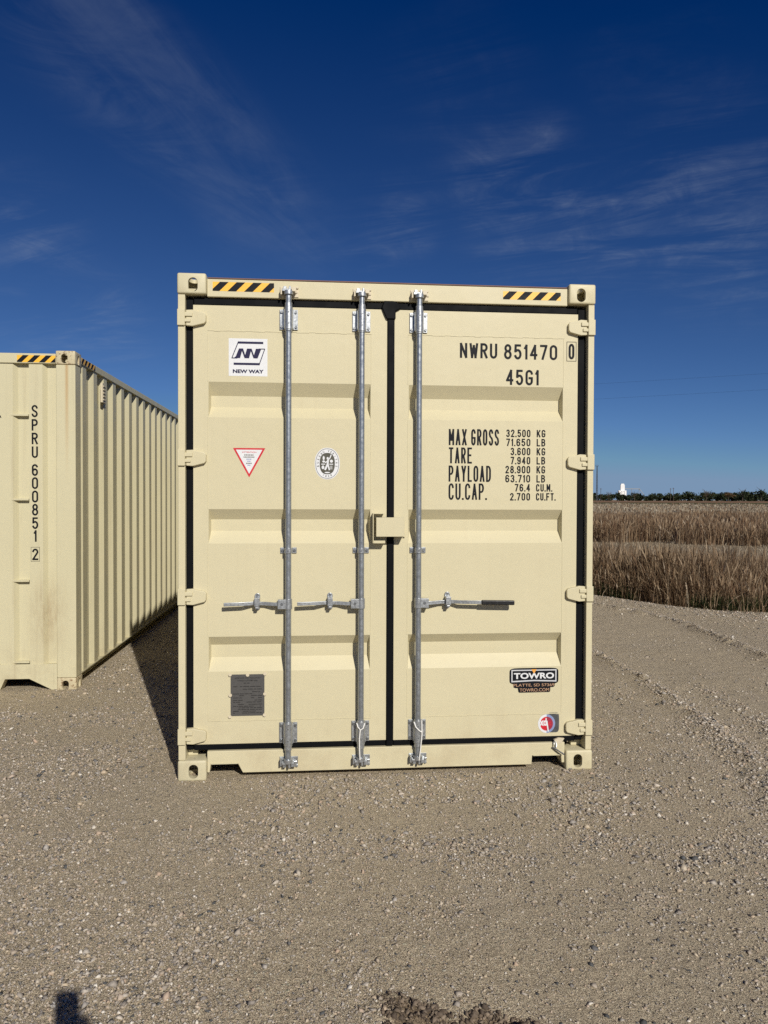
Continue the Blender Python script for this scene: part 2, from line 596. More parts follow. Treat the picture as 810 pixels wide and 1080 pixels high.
def ground_fields(x, y):
    """height, soil (under the grass), packed (wheel-smoothed), loose (stone windrows), dirt (dug clods)"""
    z = 0.03 * vnoise(x, y, 0.23, 1) + 0.016 * vnoise(x, y, 0.9, 2) + 0.007 * vnoise(x, y, 3.7, 3)
    z = z + 0.0055 * vnoise(x, y, 14, 4) + 0.0045 * vnoise(x, y, 33, 5)
    # nearly level where the containers stand
    near = np.exp(-((np.clip(np.abs(x - 1.22) - 1.3, 0, 99) / 0.7) ** 2 + (np.clip(np.abs(y - 6) - 6.2, 0, 99) / 0.7) ** 2))
    z = z * (1 - 0.8 * near) + 0.004 * near
    near2 = np.exp(-((np.clip(np.abs(x + 2.46) - 1.3, 0, 99) / 0.9) ** 2 + (np.clip(np.abs(y - 8.4) - 6.2, 0, 99) / 0.9) ** 2))
    z = z * (1 - 0.7 * near2) - 0.014 * near2
    w = 0.10 * vnoise(x, y, 1.7, 6)
    dA, sA = dist_poly(x + w, y, RUT_A)
    dB, sB = dist_poly(x + w, y, RUT_B)
    lump = 0.62 + 1.0 * vnoise(x, y, 5.5, 7) + 0.9 * vnoise(x, y, 17, 8)
    lump = np.clip(lump, 0.05, 2)
    ridA = np.exp(-(dA / 0.05) ** 2)
    ridB = np.exp(-(dB / 0.06) ** 2)
    fade = np.clip((y + 0.5) / 1.6, 0, 1)
    ridA = ridA * fade
    z = z + 0.036 * ridA * lump + 0.055 * ridB * lump
    dA2, _ = dist_poly(x + w - 0.42, y + 0.0, RUT_A)
    rid2 = np.exp(-(dA2 / 0.06) ** 2) * np.clip((2.5 - y) / 2.0, 0, 1) * fade
    z = z + 0.022 * rid2 * lump
    z = z - 0.016 * np.exp(-((dA * sA + 0.0 - 0.2) / 0.10) ** 2)
    between = np.clip((x - np.interp(y, [p[1] for p in RUT_A[::-1]], [p[0] for p in RUT_A[::-1]])) / 0.25, 0, 1) \
        * np.clip((np.interp(y, [p[1] for p in RUT_B[::-1]], [p[0] for p in RUT_B[::-1]]) - x) / 0.25, 0, 1)
    between = between * np.clip((y + 1.5) / 2.5, 0, 1)
    z = z - 0.02 * between
    ey = edge_y(x)
    t = y - ey + 0.35 * vnoise(x, y, 1.3, 9) + 0.2 * vnoise(x, y, 4.5, 10)
    soil = np.clip(t / 0.25 + 0.5, 0, 1)
    verge = np.exp(-((y - ey + 0.7) / 0.8) ** 2)
    z = z + 0.04 * verge - 0.10 * np.clip((y - ey) / 2.5, 0, 1)
    # dug-up clods at the bottom of the view
    dd = np.exp(-(np.clip(np.abs(x - 1.23) - 0.17, 0, 9) / 0.06) ** 2 - (np.clip(np.abs(y + 2.19 + .3 * (x - 1.25)) - 0.11 - .1 * vnoise(x, y, 9, 18), 0, 9) / 0.03) ** 2)
    clod = np.clip(0.3 + 1.5 * vnoise(x, y, 13, 12) + 1.3 * vnoise(x, y, 31, 13), 0, 2)
    z = z + dd * (0.034 * clod - 0.022)
    packed = np.clip(0.5 + 1.5 * vnoise(x, y, 0.5, 14) + 0.9 * vnoise(x, y, 1.9, 15), 0, 1) * 0.6
    packed = np.maximum(packed, between * 0.95)
    loose = np.clip(ridA + ridB + rid2 + 0.7 * verge * (1 - soil), 0, 1)
    packed = packed * (1 - loose)
    return z, soil, packed, loose, np.clip(dd, 0, 1)


def ground_z(x, y):
    return ground_fields(np.atleast_1d(np.asarray(x, float)), np.atleast_1d(np.asarray(y, float)))[0]


def axis(c0, c1, m0, m1, fine, mid):
    a = np.arange(c0, c1, fine)
    lo = np.arange(m0, c0 - mid * .5, mid)
    hi = np.arange(c1, m1, mid)
    g = np.cumsum(0.09 * 1.21 ** np.arange(60))
    g = g[g < 6000]
    return np.concatenate((m0 - g[::-1] - mid, lo, a, hi, hi[-1] + g + mid))


def gravel_material():
    m, nd, lk, bs = new_mat('gravel')
    geo = N(nd, 'ShaderNodeNewGeometry')
    pos = geo.outputs['Position']

    def attr(n):
        a = N(nd, 'ShaderNodeAttribute')
        a.attribute_name = n
        return a.outputs['Fac']
    soil, packed, loose, dirt = attr('soil'), attr('packed'), attr('loose'), attr('dirt')
    wob = N(nd, 'ShaderNodeVectorMath', operation='MULTIPLY_ADD')
    nz = N(nd, 'ShaderNodeTexNoise')
    nz.inputs['Scale'].default_value = 60
    lk.new(pos, nz.inputs['Vector'])
    lk.new(nz.outputs['Color'], wob.inputs[0])
    wob.inputs[1].default_value = (0.008, 0.008, 0.008)
    lk.new(pos, wob.inputs[2])
    cells = []
    for sc in (62, 125, 270):
        v = N(nd, 'ShaderNodeTexVoronoi', feature='F1')
        v.inputs['Scale'].default_value = sc
        lk.new(wob.outputs[0], v.inputs['Vector'])
        sep = N(nd, 'ShaderNodeSeparateColor')
        lk.new(v.outputs['Color'], sep.inputs[0])
        cells.append((v.outputs['Distance'], sep.outputs[0], sep.outputs[1]))
    pal = [(0.0, (0.111, 0.106, 0.095)), (0.07, (0.204, 0.185, 0.150)), (0.18, (0.378, 0.303, 0.212)), (0.4, (0.549, 0.447, 0.318)), (0.62, (0.673, 0.556, 0.391)),
           (0.8, (0.800, 0.696, 0.480)), (0.93, (0.800, 0.800, 0.610)), (1.0, (0.800, 0.800, 0.794))]
    cA = ramp(nd, lk, cells[0][1], pal)
    cB = ramp(nd, lk, cells[1][1], pal)
    cC = ramp(nd, lk, cells[2][1], [(0, (0.327, 0.262, 0.182)), (.5, (0.581, 0.470, 0.328)), (1, (0.800, 0.706, 0.499))])
    pickA = mth(nd, lk, 'GREATER_THAN', cells[0][2], 0.80)
    pickB = mth(nd, lk, 'GREATER_THAN', cells[1][2], 0.52)
    roundA = maprange(nd, lk, cells[0][0], 0.50, 0.30)
    roundB = maprange(nd, lk, cells[1][0], 0.55, 0.35)
    big = noise(nd, lk, pos, 0.8, 5, 0.6)
    coarse = mth(nd, lk, 'SUBTRACT', 1.0, mth(nd, lk, 'MULTIPLY', packed, 0.85), True)
    fA = mth(nd, lk, 'MULTIPLY', mth(nd, lk, 'MULTIPLY', pickA, roundA), coarse)
    fB = mth(nd, lk, 'MULTIPLY', mth(nd, lk, 'MULTIPLY', pickB, roundB), coarse)
    fines = mixc(nd, lk, noise(nd, lk, pos, 7, 6, 0.7), (0.480, 0.388, 0.274), (0.684, 0.561, 0.391))
    c = mixc(nd, lk, 0.9, fines, cC)
    c = mixc(nd, lk, fB, c, cB)
    c = mixc(nd, lk, fA, c, cA)
    c = mixc(nd, lk, mth(nd, lk, 'MULTIPLY', packed, 0.55), c, (0.560, 0.473, 0.335))
    c = mixc(nd, lk, maprange(nd, lk, noise(nd, lk, pos, 2.6, 6, .7), 0.52, 0.75, 0.0, 0.4), c, (0.540, 0.467, 0.380))
    c = mixc(nd, lk, maprange(nd, lk, big, 0.4, 0.72, 0.0, 0.4), c, (0.480, 0.414, 0.313))
    c = mixc(nd, lk, maprange(nd, lk, dirt, .5, .9, 0, .85), c, mixc(nd, lk, cells[2][1], (0.173, 0.127, 0.082), (0.347, 0.253, 0.162)))
    # soil and litter under the grass, out to the far fields
    sn = noise(nd, lk, pos, 2.2, 8, 0.75)
    sc_ = ramp(nd, lk, sn, [(0.25, (0.175, 0.131, 0.084)), (0.5, (0.312, 0.244, 0.156)), (0.75, (0.450, 0.362, 0.240))])
    c = mixc(nd, lk, soil, c, sc_)
    lk.new(c, bs.inputs['Base Color'])
    bs.inputs['Roughness'].default_value = 0.92
    bs.inputs['Specular IOR Level'].default_value = 0.2
    hA = mth(nd, lk, 'MULTIPLY', fA, maprange(nd, lk, cells[0][0], 0.55, 0.0))
    hB = mth(nd, lk, 'MULTIPLY', fB, maprange(nd, lk, cells[1][0], 0.6, 0.0))
    hC = maprange(nd, lk, cells[2][0], 0.6, 0.0)
    n1 = bump(nd, lk, hC, 0.008, 1.0, None)
    n2 = bump(nd, lk, hB, 0.009, 1.0, None, n1)
    n3 = bump(nd, lk, hA, 0.012, 1.0, None, n2)
    bump(nd, lk, noise(nd, lk, pos, 28, 6, 0.75), 0.022, 0.8, bs.inputs['Normal'], n3)
    return m


def build_ground():
    xs = axis(-1.9, 4.6, -9, 13, 0.024, 0.06)
    ys = axis(-2.7, 4.4, -5.5, 15, 0.024, 0.06)
    X, Y = np.meshgrid(xs, ys)
    z, soil, packed, loose, dirt = ground_fields(X.ravel(), Y.ravel())
    far = np.hypot(X.ravel(), Y.ravel())
    z = np.where(far > 60, z * np.clip(1 - (far - 60) / 60, 0, 1), z)
    nx, ny = len(xs), len(ys)
    idx = np.arange(nx * ny).reshape(ny, nx)
    q = np.stack([idx[:-1, :-1], idx[:-1, 1:], idx[1:, 1:], idx[1:, :-1]], -1).reshape(-1, 4)
    o = np_mesh('ground', np.stack([X.ravel(), Y.ravel(), z], 1), q.ravel(), np.full(len(q), 4), gravel_material(), smooth=True)
    for n, a in (('soil', soil), ('packed', packed), ('loose', loose), ('dirt', dirt)):
        at = o.data.attributes.new(n, 'FLOAT', 'POINT')
        at.data.foreach_set('value', a.astype(np.float32))
    tag(o, kind='structure')


build_ground()


def stone_material(name, stops, rough=0.85):
    m, nd, lk, bs = new_mat(name)
    geo = N(nd, 'ShaderNodeNewGeometry')
    c = ramp(nd, lk, geo.outputs['Random Per Island'], stops)
    n = noise(nd, lk, geo.outputs['Position'], 160, 4)
    c = mixc(nd, lk, maprange(nd, lk, n, 0.3, 0.75, 0, 0.35), c, (.16, .14, .115))
    lk.new(c, bs.inputs['Base Color'])
    bs.inputs['Roughness'].default_value = rough
    bs.inputs['Specular IOR Level'].default_value = 0.25
    bump(nd, lk, n, 0.002, 0.5, bs.inputs['Normal'])
    return m


M['pebble'] = stone_material('pebbles', [(0, (.05, .055, .06)), (.05, (.10, .105, .11)), (.10, (.22, .20, .185)), (.25, (.33, .285, .235)), (.35, (.40, .37, .335)),
                                         (.5, (.42, .35, .27)), (.62, (.36, .30, .235)), (.74, (.50, .45, .385)), (.84, (.55, .45, .32)), (.90, (.46, .34, .25)), (.95, (.64, .58, .49)), (1, (.74, .69, .61))])


M['clod'] = stone_material('dirt_clods', [(0, (0.065, 0.046, 0.033)), (.5, (0.140, 0.103, 0.071)), (1, (0.270, 0.210, 0.153))])
ICO_V = np.array([(1, 0, 0), (-1, 0, 0), (0, 1, 0), (0, -1, 0), (0, 0, 1), (0, 0, -1)], float)
ICO_F = np.array([(0, 2, 4), (2, 1, 4), (1, 3, 4), (3, 0, 4), (2, 0, 5), (1, 2, 5), (3, 1, 5), (0, 3, 5)])


def chunk():
    bm = bmesh.new()
    bmesh.ops.create_icosphere(bm, subdivisions=1, radius=1)
    v = np.array([p.co[:] for p in bm.verts])
    f = np.array([[p.index for p in q.verts] for q in bm.faces])
    bm.free()
    return v, f


BIG_V, BIG_F = chunk()


def scatter_stones(name, P, size, seed, sink=0.25, flat=0.62, big=False, mat='pebble'):
    SV, SF = (BIG_V, BIG_F) if big else (ICO_V, ICO_F)
    g = np.random.default_rng(seed)
    n = len(P)
    nv = len(SV)
    V = SV[None] + (g.random((n, nv, 3)) - 0.5) * (0.7 if big else 0.95)
    sc = np.stack([0.7 + 0.75 * g.random(n), 0.65 + 0.5 * g.random(n), flat * (0.6 + 0.7 * g.random(n))], 1)
    V = V * sc[:, None, :]
    t, p, a = (g.random(n) - .5) * 1.0, g.random(n) * 6.283, g.random(n) * 6.283
    x, y, z = V[..., 0], V[..., 1], V[..., 2]
    if not big:
        ct, st = np.cos(a)[:, None], np.sin(a)[:, None]
        x, y = x * ct - y * st, x * st + y * ct
    ct, st = np.cos(t)[:, None], np.sin(t)[:, None]
    y, z = y * ct - z * st, y * st + z * ct
    ct, st = np.cos(p)[:, None], np.sin(p)[:, None]
    x, y = x * ct - y * st, x * st + y * ct
    V = np.stack([x, y, z], -1) * size[:, None, None]
    zz = ground_z(P[:, 0], P[:, 1])
    V[..., 0] += P[:, 0, None]
    V[..., 1] += P[:, 1, None]
    V[..., 2] += (zz + size * sink)[:, None]
    F = (SF[None] + (np.arange(n) * nv)[:, None, None]).reshape(-1)
    o = np_mesh(name, V.reshape(-1, 3), F, np.full(n * len(SF), 3), M[mat])
    return tag(o, kind='stuff')


FWD2 = np.array([fwd.x, fwd.y])
RGT2 = np.array([rgt.x, rgt.y])


def wedge(n, d0, d1, t0, t1, g, power=1.0):
    """ground points in the camera-facing sector: depth d, sideways slope t"""
    d = d0 + (d1 - d0) * g.random(n) ** power
    t = t0 + (t1 - t0) * g.random(n)
    P = np.array([CAM.x, CAM.y])[None] + d[:, None] * FWD2 + (d * t)[:, None] * RGT2
    return P, d


def inside_containers(P):
    a = (P[:, 0] > 0.0) & (P[:, 0] < 2.44) & (P[:, 1] > 0.03) & (P[:, 1] < 12.2)
    b = (P[:, 0] > -3.7) & (P[:, 0] < -1.27) & (P[:, 1] > 2.33) & (P[:, 1] < 14.4)
    return ~(a | b)


def build_stones():
    g = np.random.default_rng(5)
    PS, SS = [], []
    for n, d0, d1, smin, k in ((100000, 2.0, 3.7, .0022, .0023), (90000, 3.4, 5.8, .0029, .0028), (46000, 5.5, 9.5, .0042, .0033), (14000, 9, 13, .006, .004)):
        P, d = wedge(n, d0, d1, -0.75, 0.75, g, 0.9)
        s = smin + k * g.exponential(1, n) * 0.75
        z, soil, packed, loose, dirt = ground_fields(P[:, 0], P[:, 1])
        patchy = np.clip(.5 + 1.6 * vnoise(P[:, 0], P[:, 1], 1.1, 71) + 1.0 * vnoise(P[:, 0], P[:, 1], 3.3, 72), .12, 1)
        s = s * (.8 + .45 * patchy)
        keep = (g.random(n) > packed * 0.8) & (g.random(n) < .35 + .65 * patchy) & (soil < 0.4) & inside_containers(P) & (dirt < .5)
        PS.append(P[keep])
        SS.append(np.minimum(s[keep], 0.02))
    # windrows along the ruts and the verge
    for pts, n, wd in ((RUT_A[:6], 2000, .045), (RUT_B[:7], 2400, .055), ([(px_ + .42, py_) for px_, py_ in RUT_A[3:6]], 700, .07)):
        pts = np.array(pts)
        i = g.integers(0, len(pts) - 1, n)
        t = g.random(n)
        P = pts[i] * (1 - t[:, None]) + pts[i + 1] * t[:, None] + g.normal(0, wd, (n, 2))
        keep = inside_containers(P)
        PS.append(P[keep])
        SS.append((0.0045 + 0.0028 * g.exponential(1, n))[keep].clip(0, .02))
    n = 9000
    x = 3.0 + 9 * g.random(n)
    P = np.stack([x, edge_y(x) - 0.35 - np.abs(g.normal(0, .7, n))], 1)
    PS.append(P)
    SS.append((0.005 + 0.0035 * g.exponential(1, n)).clip(0, .02))
    scatter_stones('gravel_pebbles', np.concatenate(PS), np.concatenate(SS), 21)
    # the few larger stones that stand out, half sunk
    P, d = wedge(260, 2.1, 8.5, -0.6, 0.6, g, 1.0)
    keep = inside_containers(P)
    P = P[keep]
    scatter_stones('larger_stones', P, 0.006 + 0.009 * g.random(len(P)) ** 2, 22, sink=0.12, flat=0.6, big=True)
    # clods of dug-up dirt at the bottom of the view
    n = 9000
    P = np.stack([0.93 + 0.72 * g.random(n), -2.55 + .65 * g.random(n)], 1)
    k = ground_fields(P[:, 0], P[:, 1])[4] > .25
    scatter_stones('dirt_clods', P[k], (0.0026 + 0.0030 * g.exponential(1, n)[k]).clip(0, .016), 23, sink=0.2, flat=.85, mat='clod')


build_stones()


def blade_material(name, stops, transl=0.25):
    m, nd, lk, bs = new_mat(name)
    geo = N(nd, 'ShaderNodeNewGeometry')
    c = ramp(nd, lk, geo.outputs['Random Per Island'], stops)
    n = noise(nd, lk, geo.outputs['Position'], 0.9, 4)
    c = mixc(nd, lk, maprange(nd, lk, n, 0.3, 0.7, 0, 0.4), c, tuple(x * 0.6 for x in stops[len(stops) // 2][1]))
    lk.new(c, bs.inputs['Base Color'])
    bs.inputs['Roughness'].default_value = 0.7
    bs.inputs['Specular IOR Level'].default_value = 0.2
    out = nd['Material Output']
    tr = N(nd, 'ShaderNodeBsdfTranslucent')
    lk.new(c, tr.inputs['Color'])
    mx = N(nd, 'ShaderNodeMixShader')
    mx.inputs[0].default_value = transl
    lk.new(bs.outputs[0], mx.inputs[1])
    lk.new(tr.outputs[0], mx.inputs[2])
    lk.new(mx.outputs[0], out.inputs[0])
    return m


M['dry'] = blade_material('dry_grass', [(0, (0.078, 0.047, 0.029)), (.25, (0.176, 0.114, 0.066)), (.5, (0.292, 0.204, 0.124)), (.75, (0.409, 0.303, 0.194)), (.93, (0.507, 0.398, 0.275)), (1, (0.585, 0.493, 0.379))])
M['rust_grass'] = blade_material('russet_grass', [(0, (0.078, 0.042, 0.024)), (.3, (0.185, 0.108, 0.061)), (.6, (0.282, 0.185, 0.109)), (.85, (0.370, 0.266, 0.166)), (1, (0.468, 0.360, 0.246))])
M['pale'] = blade_material('pale_grass', [(0, (0.232, 0.180, 0.123)), (.4, (0.371, 0.307, 0.218)), (.7, (0.476, 0.406, 0.297)), (1, (0.603, 0.534, 0.414))])
M['green'] = blade_material('green_grass', [(0, (.018, .028, .010)), (.4, (.035, .055, .018)), (.75, (.065, .085, .03)), (1, (.15, .14, .06))], 0.35)


def blades(name, P, h, w, mat, seed, lean=0.22, heads=0.0, head_w=2.2, gz=None):
    """P ground points; each blade is a bent tapering strip, some carry a seed head"""
    g = np.random.default_rng(seed)
    n = len(P)
    z0 = ground_z(P[:, 0], P[:, 1]) if gz is None else gz
    az = g.random(n) * 6.283
    fa = g.random(n) * 6.283
    ln = lean * (0.3 + g.random(n) ** 1.5 * 1.6) * np.where(g.random(n) < .14, 2.8, 1.0)
    hd = g.random(n) < heads
    T = np.array([0, .35, .68, .86, 1.0])
    wid_plain = np.array([1, .9, .62, .35, .05])
    wid_head = np.array([.7, .6, .5, head_w, .15])
    W = np.where(hd[:, None], wid_head[None], wid_plain[None]) * w[:, None] * .5
    k = len(T)
    cx = P[:, 0, None] + np.cos(az)[:, None] * ln[:, None] * h[:, None] * T[None] ** 1.8
    cy = P[:, 1, None] + np.sin(az)[:, None] * ln[:, None] * h[:, None] * T[None] ** 1.8
    cz = z0[:, None] - 0.01 + h[:, None] * T[None] * (1 - .35 * ln[:, None] * T[None])
    dx, dy = np.cos(fa)[:, None] * W, np.sin(fa)[:, None] * W
    A = np.stack([cx - dx, cy - dy, cz], -1)
    B = np.stack([cx + dx, cy + dy, cz], -1)
    V = np.stack([A, B], 2).reshape(n, 2 * k, 3)
    fq = np.array([[2 * i, 2 * i + 1, 2 * i + 3, 2 * i + 2] for i in range(k - 1)])
    F = (fq[None] + (np.arange(n) * 2 * k)[:, None, None]).reshape(-1)
    o = np_mesh(name, V.reshape(-1, 3), F, np.full(n * (k - 1), 4), mat)
    return tag(o, kind='stuff')


def depth_of(P):
    return (P - np.array([CAM.x, CAM.y])) @ FWD2


def build_grass():
    g = np.random.default_rng(31)
    # near stand: a strip behind the gravel edge
    n = 90000
    x = np.where(g.random(n) < 0.72, 4.0 + 7.5 * g.random(n), -14 + 52 * g.random(n))
    ey = edge_y(x) + 0.15 * g.normal(0, 1, n)
    t = g.random(n) ** 1.5 * 4.6
    P = np.stack([x, ey + t], 1)
    patch = vnoise(P[:, 0], P[:, 1], 0.8, 41) + 0.6 * vnoise(P[:, 0], P[:, 1], 2.4, 42)
    keep = (patch > -0.33) & inside_containers(P)
    P, t, patch = P[keep], t[keep], patch[keep]
    h = (0.54 + 0.34 * g.random(len(P)) + 0.5 * patch) * np.clip(0.45 + t / 0.9, 0.45, 1)
    h *= np.where(g.random(len(P)) < .06, 1.25, 1.0)
    h = np.clip(h, .12, 1.05)
    # thins and drops towards the right-hand end
    w = 0.005 + 0.006 * g.random(len(P))
    mid = g.random(len(P)) < 0.5
    blades('tall_dry_grass', P[mid], h[mid], w[mid], M['dry'], 51, 0.2, 0.4)
    blades('russet_dry_grass', P[~mid], h[~mid] * .92, w[~mid], M['rust_grass'], 52, 0.25, 0.3)
    n = 2600
    x = 3.5 + 8 * g.random(n)
    P = np.stack([x, edge_y(x) - np.abs(g.normal(0, .22, n))], 1)
    k = (vnoise(P[:, 0], P[:, 1], 2.1, 49) > .02) & inside_containers(P)
    P = P[k]
    blades('verge_weeds', P, .05 + .3 * g.random(len(P)) ** 2, .005 + .005 * g.random(len(P)), M['dry'], 60, .8, .1)
    # low green growth along the edge
    n = 11000
    x = np.where(g.random(n) < .75, 4.5 + 6.5 * g.random(n), -10 + 40 * g.random(n))
    tt = np.abs(g.normal(0, .3, n)) - 0.22
    P = np.stack([x, edge_y(x) + tt], 1)
    pm = vnoise(P[:, 0], P[:, 1], 0.7, 43)
    k = (pm > 0.06 - 0.16 * np.clip((P[:, 0] - 6.3) / 1.2, 0, 1)) & inside_containers(P)
    P = P[k]
    blades('low_green_grass', P, 0.08 + 0.26 * g.random(len(P)), 0.006 + .006 * g.random(len(P)), M['green'], 53, 0.6)
    # mown litter strip, sparse and short
    P, d = wedge(16000, 14.5, 31, -.2, .8, g)
    k = (P[:, 1] > edge_y(P[:, 0]) + 2.5) & inside_containers(P)
    P = P[k]
    blades('mown_stubble', P, .05 + .12 * g.random(len(P)), .012 + .01 * g.random(len(P)), M['pale'], 54, .7)
    # second tall stand
    P1, _ = wedge(50000, 26, 56, .16, .62, g, 1.3)
    P2, _ = wedge(16000, 26, 56, -.9, 1.1, g, 1.3)
    P = np.concatenate((P1, P2))
    pt = vnoise(P[:, 0], P[:, 1], 0.35, 44) + .5 * vnoise(P[:, 0], P[:, 1], 1.1, 45)
    k = (pt > -.35) & inside_containers(P) & (depth_of(P) > 28.5 + 9 * vnoise(P[:, 0], P[:, 1], .16, 47) + 4 * vnoise(P[:, 0], P[:, 1], .7, 48))
    P, pt = P[k], pt[k]
    h = (.72 + .3 * g.random(len(P)) + .35 * pt).clip(.2, 1.15)
    mid = g.random(len(P)) < .55
    w = .012 + .014 * g.random(len(P))
    blades('far_tall_grass', P[mid], h[mid], w[mid], M['rust_grass'], 55, .18, .35)
    blades('far_dry_grass', P[~mid], h[~mid], w[~mid], M['dry'], 56, .2, .35)
    # pale low meadow behind it
    P1, _ = wedge(30000, 54, 230, .16, .62, g, 2.0)
    P2, _ = wedge(12000, 54, 230, -.9, 1.1, g, 2.0)
    P = np.concatenate((P1, P2))
    d = depth_of(P)
    pt = vnoise(P[:, 0], P[:, 1], .12, 46)
    h = (.42 + .3 * g.random(len(P)) + .4 * pt).clip(.12, .95)
    w = (.0007 * d) * (.6 + .8 * g.random(len(P)))
    k = g.random(len(P)) < .78
    blades('pale_meadow_grass', P[k], h[k], w[k], M['pale'], 57, .3, .2, gz=np.full(k.sum(), 0.0))
    blades('brown_meadow_grass', P[~k], h[~k] * 1.15, w[~k], M['rust_grass'], 58, .3, .2, gz=np.full((~k).sum(), 0.0))


build_grass()


def field_sheet(name, d0, d1, z, stops, scale, s0=-1.6, s1=1.8):
    m, nd, lk, bs = new_mat(name)
    geo = N(nd, 'ShaderNodeNewGeometry')
    mp = N(nd, 'ShaderNodeMapping')
    mp.inputs['Rotation'].default_value = (0, 0, R(5))
    mp.inputs['Scale'].default_value = (scale * .25, scale, scale)
    lk.new(geo.outputs['Position'], mp.inputs[0])
    f = noise(nd, lk, mp.outputs[0], 1.0, 8, .7)
    lk.new(ramp(nd, lk, f, stops), bs.inputs['Base Color'])
    bs.inputs['Roughness'].default_value = 1.0
    bs.inputs['Specular IOR Level'].default_value = 0.1
    mb = MB()
    c2 = np.array([CAM.x, CAM.y])
    n = 40
    pts = []
    for j, d in enumerate((d0, d1)):
        for i in range(n + 1):
            s = s0 + (s1 - s0) * i / n
            dd = d * (1 + .02 * math.sin(i * 1.7 + j))
            p = c2 + dd * FWD2 + d * s * RGT2
            pts.append((p[0], p[1], z))
    mb.add(pts, [(i, i + 1, i + n + 2, i + n + 1) for i in range(n)])
    return tag(mb.build(name, m, smooth=False), kind='structure')


field_sheet('meadow_ground', 55, 225, 0.012, [(.3, (.15, .12, .085)), (.5, (.25, .205, .15)), (.7, (.32, .275, .21))], .22)
field_sheet('green_field', 225, 420, 0.03, [(.3, (.045, .052, .02)), (.5, (.075, .078, .03)), (.7, (.13, .115, .05))], .05)
field_sheet('stubble_field', 420, 1150, 0.06, [(.3, (.15, .085, .045)), (.5, (.215, .13, .075)), (.7, (.27, .175, .105))], .02)


# ------------------------------------------------------------------ far things
def at(px, depth, z=0.0):
    t = (px - 405) / 813.5
    p = np.array([CAM.x, CAM.y]) + depth * FWD2 + depth * t * RGT2
    return Vector((p[0], p[1], z))


def leaf_mat(name, stops):
    m, nd, lk, bs = new_mat(name)
    geo = N(nd, 'ShaderNodeNewGeometry')
    lk.new(ramp(nd, lk, geo.outputs['Random Per Island'], stops), bs.inputs['Base Color'])
    bs.inputs['Roughness'].default_value = .9
    bs.inputs['Specular IOR Level'].default_value = .1
    return m


M['leaf_dark'] = leaf_mat('dark_foliage', [(0, (.012, .018, .010)), (.5, (.026, .036, .018)), (1, (.05, .058, .03))])
M['leaf_brown'] = leaf_mat('brown_foliage', [(0, (.05, .033, .018)), (.5, (.095, .062, .03)), (1, (.15, .10, .05))])
M['bark'] = plain('bark', (.07, .055, .042), .9, 0, .3, 3)


def crown_arrays(c, rx, rz, n, s, g):
    """leaf clumps filling an uneven crown: lobes of randomly turned quads"""
    lob = g.normal(0, 1, (7, 3)) * np.array([rx * .5, rx * .5, rz * .42])
    li = g.integers(0, 7, n)
    q = lob[li] + g.normal(0, 1, (n, 3)) * np.array([rx * .3, rx * .3, rz * .3])
    q[:, 2] = np.clip(q[:, 2], -rz * 1.0, rz * 1.15)
    q += np.array(c)
    q[:, 2] = np.maximum(q[:, 2], 0.4)
    u = g.normal(0, 1, (n, 3))
    u /= np.linalg.norm(u, axis=1)[:, None]
    v = np.cross(u, g.normal(0, 1, (n, 3)))
    v /= np.linalg.norm(v, axis=1)[:, None]
    ss = s * (.5 + g.random((n, 1)))
    V = np.stack([q - u * ss, q - v * ss * .7, q + u * ss, q + v * ss * .7], 1)
    return V.reshape(-1, 3)


def tree_belt():
    g = np.random.default_rng(77)
    A = []
    px = -900.0
    while px < 2400:
        d = 985 + 70 * g.random()
        ht = 7.5 + 3.0 * g.random() + 3.2 * np.clip((px - 640) / 160, 0, 1.2) + 1.6 * vnoise(np.array([px]), np.array([0.]), .03, 61)[0]
        p = at(px, d)
        rx = ht * (.38 + .2 * g.random())
        A.append(crown_arrays((p.x, p.y, ht * .46), rx * 1.15, ht * .46, 330, 1.15, g))
        px += 3.0 + 3.6 * g.random()
    V = np.concatenate(A)
    n = len(V) // 4
    o = np_mesh('tree_belt', V, np.arange(n * 4), np.full(n, 4), M['leaf_dark'])
    tag(o, kind='stuff')


tree_belt()


def far_tree(px, d, ht, mat, label, bare=False, seed=0):
    g = np.random.default_rng(seed)
    p = at(px, d)
    t = thing('tree', label, 'tree', (0, 0, 0), Matrix.Translation(p))
    mb = MB()
    mb.tube([(0, 0, -.2), (.1, 0, ht * .3), (0, .1, ht * .6), (.15, 0, ht * .92)], [ht * .035, ht * .028, ht * .02, ht * .006], 7)
    for k in range(10 if bare else 6):
        a, z0 = g.random() * 6.28, ht * (.3 + .45 * g.random())
        L = ht * (.22 + .15 * g.random())
        e = Vector((math.cos(a) * L, math.sin(a) * L, z0 + L * .9))
        mb.tube([(0, 0, z0), tuple(e * .5 + Vector((0, 0, z0 * .5))), tuple(e)], [ht * .016, ht * .012, ht * .007], 5)
    mb.build('trunk', M['bark'], t)
    n = 120 if bare else 240
    V = crown_arrays((0, 0, ht * .66), ht * .36, ht * .32, n, ht * (.03 if bare else .06), g)
    o = np_mesh('crown', V, np.arange(n * 4), np.full(n, 4), mat)
    o.parent = t


far_tree(768, 960, 12.0, M['leaf_brown'], 'russet brown tree in front of the dark tree belt on the horizon', seed=1)
far_tree(642, 965, 11.0, M['leaf_brown'], 'thin half-bare tree between the radio mast and the white grain elevator', True, 2)
far_tree(669, 965, 12.5, M['leaf_dark'], 'grey-green thin tree just right of the white grain elevator', True, 3)
far_tree(745, 960, 14.5, M['leaf_brown'], 'tall half-bare tree poking above the belt, left of the russet tree', True, 4)
far_tree(803, 955, 17.0, M['leaf_dark'], 'tallest dark tree at the right end of the horizon belt', False, 5)
far_tree(783, 955, 15.5, M['leaf_dark'], 'broad dark tree between the russet tree and the tallest tree', False, 6)


